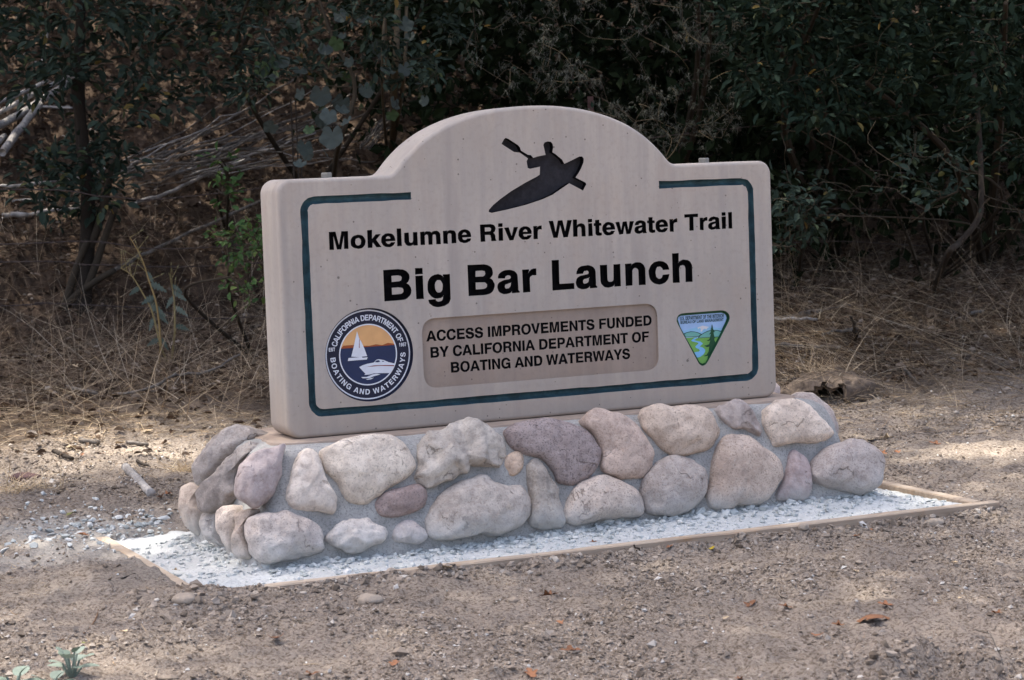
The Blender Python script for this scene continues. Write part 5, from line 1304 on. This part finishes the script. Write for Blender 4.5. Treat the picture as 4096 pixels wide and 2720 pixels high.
# slim sapling stems behind the arch's left shoulder
for px, top, r, sl_ in ((1590, -250, .022, 'thickest bare sapling stem'), (1625, -200, .012, 'slim sapling stem beside the thickest one'), (1540, 330, .009, 'shortest thin sapling stem')):
    b_ = gp(1565 if px > 1550 else 1545, 560); Q = catmull([b_-np.array([0, 0, .1]), pt(px-12, 330, 11.6), pt(px, 60, 11.6), pt(px+8, top, 11.7)], 6); c = Q[0].copy(); s = Soup(); tube(s, Q-c, np.linspace(r, r*.6, len(Q)), 7, .75)
    o = s.build('sapling_stem', M_twig, None, True); o.location = c; tag(o, sl_+' behind the left shoulder of the arch', 'sapling')

# oak scrub between vine and arch: small leaves
def bush(name, label, poly, D0, D1, nt_, per, L, mat, foot, r0=.012, width=.5, extra=None, card=False, tw=(.1, .8)):
    t = tag(empty(name, tuple(foot)), label, 'shrub'); s = Soup()
    tops = region(3, poly, D0, D1); sk = []
    for q in tops:
        ws = min(.2, .16*np.linalg.norm(q-foot)**1.5); Q = catmull([foot-np.array([0, 0, .05]), (foot+q)/2+np.array([rnd.gauss(0, ws), rnd.gauss(0, ws), .1*ws/.2]), q], 6); rr = np.linspace(r0*2.2, r0*.7, len(Q)); tube(s, Q, rr, 6, .2)
        sk += list(zip(Q[3:], rr[3:]))
    paths = grow(sk, region(nt_, poly, D0, D1), r0, s, 4, .02, .09, tw)
    if extra: extra(paths, s, t)
    adopt(s.build('branches', M_twig, None, False), t)
    if per:
        V, F, a = leaf_cluster(paths, per, L, L*2.2, width, card); adopt(npmesh('foliage', V, F, mat, None, True, {'rnd': a}), t)
    return t
bush('oak_scrub', 'small-leaved oak scrub hanging over the vine left of the arch', [(850, -300), (2050, -300), (2000, 200), (1700, 330), (1300, 300), (950, 420)], 10.9, 11.9, 125, 22, .050, M_leafL, gp(1240, 760), .008)
# lichen-hung shrub behind the arch
def tufts(paths, s, t):
    g = Soup()
    for Q in paths:
        for _ in range(5):
            c = Q[rnd.randrange(len(Q))]+NP.normal(size=3)*.03; n = 12
            V, F, a = strips(np.repeat(c[None], n, 0)+NP.normal(size=(n, 3))*.006, NP.normal(size=(n, 3))+np.array([0, 0, -.4]), (.010+.020*NP.random(n))*(.5+rnd.random()), .002+.003*NP.random(n), .9, 2); g.add(V, F, a)
    adopt(g.build('lichen', M_lichen), t)
bush('lichened_shrub', 'bare twiggy shrub hung with grey lichen tufts behind the arch', [(1750, -350), (3150, -350), (3050, 300), (2850, 700), (2500, 640), (2300, 420), (1900, 380)], 10.7, 12.0, 210, 2, .03, M_leafR, gp(2600, 1000), extra=tufts, tw=(.2, 1.))
# live oaks on the right
bush('live_oak_shrub', 'dense dark live oak shrub with oval leaves above the right shoulder of the slab', [(2850, -350), (3650, -350), (3650, 420), (3480, 560), (3200, 520), (2900, 330)], 10.2, 11.6, 120, 30, .056, M_leafR, gp(3350, 1010), .014)
bush('live_oak_shrub', 'dark live oak shrub with oval leaves standing at the leaning trunk', [(3450, -350), (4500, -350), (4500, 620), (3950, 650), (3700, 480), (3400, 420)], 10.0, 11.6, 150, 30, .058, M_leafR, gp(3935, 1050), .015)
bush('oak_seedling', 'low oak seedling with pale leaves growing beside the right edge of the slab', [(3060, 720), (3300, 720), (3360, 860), (3250, 1000), (3060, 990)], 9.9, 10.4, 18, 16, .05, M_leafL, gp(3190, 1120), .006)
bush('oak_seedling', 'low oak seedling with pale leaves below the dark live oak shrub', [(3600, 560), (3900, 600), (3880, 800), (3640, 820)], 10.0, 10.5, 14, 14, .05, M_leafL, gp(3760, 1060), .006)
bush('brier_bush', 'tangled bare brier stems in front of the dark live oak', [(3100, 450), (4250, 500), (4250, 950), (3100, 900)], 9.8, 10.6, 70, 1, .03, M_leafL, gp(3700, 1120), .0035, tw=(.2, .75))
# bright green seedling beside the slab's left edge
M_green2 = mat_rnd('fresh_leaf', [(0, (.026, .058, .016)), (.7, (.052, .112, .028)), (1, (.11, .15, .04))], .6, .2, .2)
bush('green_seedling', 'bright green leafy seedling against the left edge of the sign slab', [(820, 960), (900, 880), (1010, 830), (1080, 860), (1090, 1200), (980, 1230), (900, 1060)], 9.3, 9.9, 30, 9, .036, M_green2, gp(1010, 1390), .005, .6)
bush('green_seedling', 'few bright green leaves on a thin stem above the brush heap', [(850, 640), (930, 620), (950, 760), (890, 800)], 10.8, 11.2, 7, 9, .045, M_green2, gp(905, 900), .004, .6)
# grey dead leafy dark wood further back
g = Soup()
tgt = region(900, [(1500, -900), (4700, -900), (4700, 760), (3300, 900), (2600, 800), (1900, 560), (1500, 300)], 12.6, 16.5)
P = np.repeat(np.array(tgt), 40, 0)+NP.normal(size=(36000, 3))*.26; n = len(P)
g.add(*leaves(P, NP.normal(size=(n, 3)), .07+.05*NP.random(n), .6, True))
tgt = region(140, [(-900, -1500), (1500, -1500), (1500, -250), (600, -150), (-900, -150)], 13, 18); P = np.repeat(np.array(tgt), 40, 0)+NP.normal(size=(5600, 3))*.35
g.add(*leaves(P, NP.normal(size=(len(P), 3)), .08+.06*NP.random(len(P)), .6, True))
o = g.build('thicket', M_crown); tag(o, 'dark shaded thicket filling the slope behind the shrubs', 'thicket', kind='stuff')

# prickly weed with tall pale stalks, left of the slab
def weed():
    foot = gp(655, 1440); Dw = (foot-CAM)@FWD
    t = tag(empty('prickly_weed', tuple(foot)), 'tall prickly weed with three thin stalks and jagged grey green leaves in the dry grass', 'weed')
    Ms = mat_rnd('weed_stalk', [(0, (.19, .17, .085)), (1, (.30, .20, .08))], .8); Ml = mat_rnd('weed_leaf', [(0, (.07, .092, .072)), (1, (.14, .165, .13))], .8, .1)
    for pts in ([(645, 1400), (610, 1250), (575, 1180), (525, 1100), (482, 1072)], [(645, 1400), (628, 1230), (595, 1120), (565, 1030), (520, 950)], [(700, 1340), (697, 1210), (690, 1160), (680, 1110)]):
        Q = catmull([pt(a, b_, Dw-.05) for a, b_ in pts], 6); Q[0] = foot+np.array([rnd.gauss(0, .03), 0, -.02]); s = Soup(); tube(s, Q, np.linspace(.006, .002, len(Q)), 5, .2+.7*rnd.random())
        for k in range(7):
            i = rnd.randrange(len(Q)//2, len(Q)); d = unit(np.array([rnd.gauss(0, 1), rnd.gauss(0, .4), .8])); e = Q[i]+d*rnd.uniform(.04, .12); tube(s, [Q[i], e], [.0018, .001], 4, .3)
            tube(s, [e, e+d*.018], [.0035, .001], 4, 0)
        adopt(s.build('stalk', Ms), t)
        for k in range(5):
            p = Q[min(len(Q)-1, 2+k*3)]; d = unit(np.array([rnd.choice((-1, 1))*.8, -.2, rnd.gauss(-.5, .4)])); L = rnd.uniform(.05, .085); V = []; F = []
            sdir = unit(np.cross(d, np.array([0, -1, .3]))); n = 10
            for i in range(n+1):
                u = i/n; w_ = L*(.22*math.sin(PI*u**.7)+.05)*(1 if i % 2 else .45); c = p+d*L*u+np.array([0, 0, -.25*L*u*u]); V += [c+sdir*w_, c-sdir*w_]
            for i in range(n): F.append((2*i, 2*i+1, 2*i+3, 2*i+2))
            adopt(npmesh('leaf', np.array(V), np.array(F), Ml, None, True, {'rnd': np.full(len(V), rnd.random())}), t)
weed()
# felted grey plant at the lower left
M_felt = mat_rnd('felted_leaf', [(0, (.15, .195, .155)), (1, (.34, .40, .34))], .95, .1, .1)
def felted(px, py, n, L, label, hgtz=.05):
    foot = gp(px, py); t = tag(empty('felted_plant', tuple(foot)), label, 'plant'); s = Soup()
    for k in range(n):
        a = 2*PI*k*.382; el = .15+.9*(k/n); hz_ = hgtz*(.5+.7*k/n); d = np.array([math.cos(a)*math.cos(el), math.sin(a)*math.cos(el), math.sin(el)*.9]); p = foot+np.array([0, 0, hz_])+d*np.array([.025, .025, .01])
        tube(s, [foot, p], [.0035, .0025], 5, .5)
        l = L*(1.1-.5*k/n)*rnd.uniform(.85, 1.1); sd = unit(np.cross(d, (0, 0, 1.))); V = []; F = []; m_ = 8
        for i in range(m_+1):
            u = i/m_; w_ = l*.46*math.sin(PI*min(1, u*.9+.09))**.6; c = p+d*l*u+np.array([0, 0, -.18*l*u*u])
            V += [c+sd*w_+np.array([0, 0, .12*w_]), c, c-sd*w_+np.array([0, 0, .12*w_])]
        for i in range(m_):
            for j in range(2): F.append((3*i+j, 3*i+j+1, 3*i+j+4, 3*i+j+3))
        adopt(npmesh('leaf', np.array(V), np.array(F), M_felt, None, True, {'rnd': np.full(len(V), rnd.random())}), t)
    adopt(s.build('stem', M_felt), t)
felted(288, 2722, 11, .046, 'grey green felted rosette plant growing from the bare soil', .055)
felted(60, 2770, 6, .052, 'small felted two-leaved plant beside the larger felted rosette', .035)
felted(205, 2760, 6, .048, 'low felted sprig touching the foot of the felted rosette', .02)

# leaning dark trunk at the right, and the tall shade oaks whose crowns spread over the clearing
DR = 10.6; b_ = gp(3725, 1130)
s = Soup(); Q = catmull([b_-np.array([0, 0, .08]), pt(3790, 1020, DR), pt(3835, 972, DR), pt(3912, 877, DR+.05), pt(3925, 770, DR+.1), pt(3915, 500, DR+.3), pt(3890, 100, DR+.5), pt(3950, -400, DR+.8)], 6)
c = Q[0].copy(); tube(s, Q-c, np.linspace(.017, .011, len(Q)), 8, .2); o = s.build('leaning_trunk', M_dark, None, True); o.location = c
tag(o, 'thin dark leaning trunk rising into the live oak at the right', 'trunk')
# sunlit gaps: ground spots (x, y, radius x, radius y, strength) where the crowns are thin
GAPS = []
for px, py, rx, ry, k in ((120, 1790, .75, .5, .75), (560, 1830, .55, .5, .7), (850, 1800, .35, .3, .5), (330, 2170, .35, .20, .6), (900, 2345, .34, .08, .3), (1400, 2290, .3, .06, .3), (2150, 2190, .35, .07, .6),
                          (3120, 2095, .22, .10, .95), (4040, 1800, .35, .25, .9), (3340, 2370, .18, .14, .6), (420, 2590, .4, .18, .5), (3000, 2260, .2, .1, .35), (50, 1950, .3, .15, .6), (760, 1700, .5, .2, .5)):
    c = gp(px, py); GAPS.append((c[0], c[1], rx, ry, k))
for c, rx, ry, k in (((.42, -.24), .05, .05, .8), ((.98, -.2), .12, .05, .8), ((-.45, .1), .3, .10, .55)): GAPS.append((c[0], c[1], rx, ry, k))
def thin(P):
    gx_ = P[:, 0]-SUN[0]/SUN[2]*P[:, 2]; gy_ = P[:, 1]-SUN[1]/SUN[2]*P[:, 2]; keep = np.ones(len(P))
    for cx, cy_, rx, ry, k in GAPS:
        f = np.exp(-((((gx_-cx)/rx)**2+((gy_-cy_)/ry)**2)/1.1)**1.4); keep *= 1-f*min(1, k*1.05)
    return NP.random(len(P)) < keep
def shade_tree(name, foot, cen, rad, n, label, lim=26, lf=1.):
    foot = np.array(foot); foot[2] = hgt(foot[0], foot[1]); t = tag(empty(name, tuple(foot)), label, 'tree'); s = Soup()
    cen = np.array(cen); hh = cen[2]-foot[2]; top = foot+np.array([.1, -.2, .5*hh]); Q = catmull([foot-np.array([0, 0, .2]), foot+np.array([.05, 0, .22*hh]), top, top*.45+cen*.55], 6); rr = np.linspace(.22, .10, len(Q)); tube(s, Q, rr, 10, .1)
    tg = []
    while len(tg) < lim:
        u = NP.uniform(-1, 1, 3)
        if (u**2).sum() < 1: tg.append(cen+u*np.array(rad)*np.array([1, 1, .8]))
    grow(list(zip(Q[10:], rr[10:])), tg, .07, s, 6, .05, .2, (.05, .3)); adopt(s.build('trunk', M_twig, None, True), t)
    rr_ = np.sqrt(NP.random(n))*(1+.06*NP.normal(size=n)); th = NP.random(n)*2*PI; u = np.stack([rr_*np.cos(th), rr_*np.sin(th), NP.uniform(-1, 1, n)*np.sqrt(np.clip(1-.6*rr_**2, .1, 1))], -1); P = cen+u*np.array(rad)
    P = P[thin(P)]; m_ = len(P)
    V, F, a = leaves(P, NP.normal(size=(m_, 3))*np.array([1, 1, .5]), lf*(.10+.07*NP.random(m_)), .62, True, np.stack([NP.normal(size=m_)*.6, NP.normal(size=m_)*.6, np.ones(m_)], -1))
    adopt(npmesh('crown', V, F, M_crown, None, False, {'rnd': a}), t)
shade_tree('shade_oak_tree', (3.6, 10.2, 0), (-.4, 4.9, 12.6), (4.4, 5.0, 1.6), 88000, 'tall shade oak on the slope past the live oak shrubs, crown spread over the sign', 34, .62)
shade_tree('shade_oak_tree', (-5.2, 9.6, 0), (-5.8, 5.2, 12.6), (4.0, 5.0, 1.6), 74000, 'tall shade oak on the slope above the cut wood heap, crown spread over the soil', 34, .62)
shade_tree('shade_oak_tree', (1.2, 13.0, 0), (1.4, 10.8, 8.2), (8.0, 4.4, 3.2), 52000, 'tall shade oak behind the thicket darkening the slope')
shade_tree('shade_oak_tree', (6.8, 8.5, 0), (5.4, 7.4, 7.4), (3.8, 3.4, 2.6), 22000, 'tall shade oak at the right end of the wire fence')
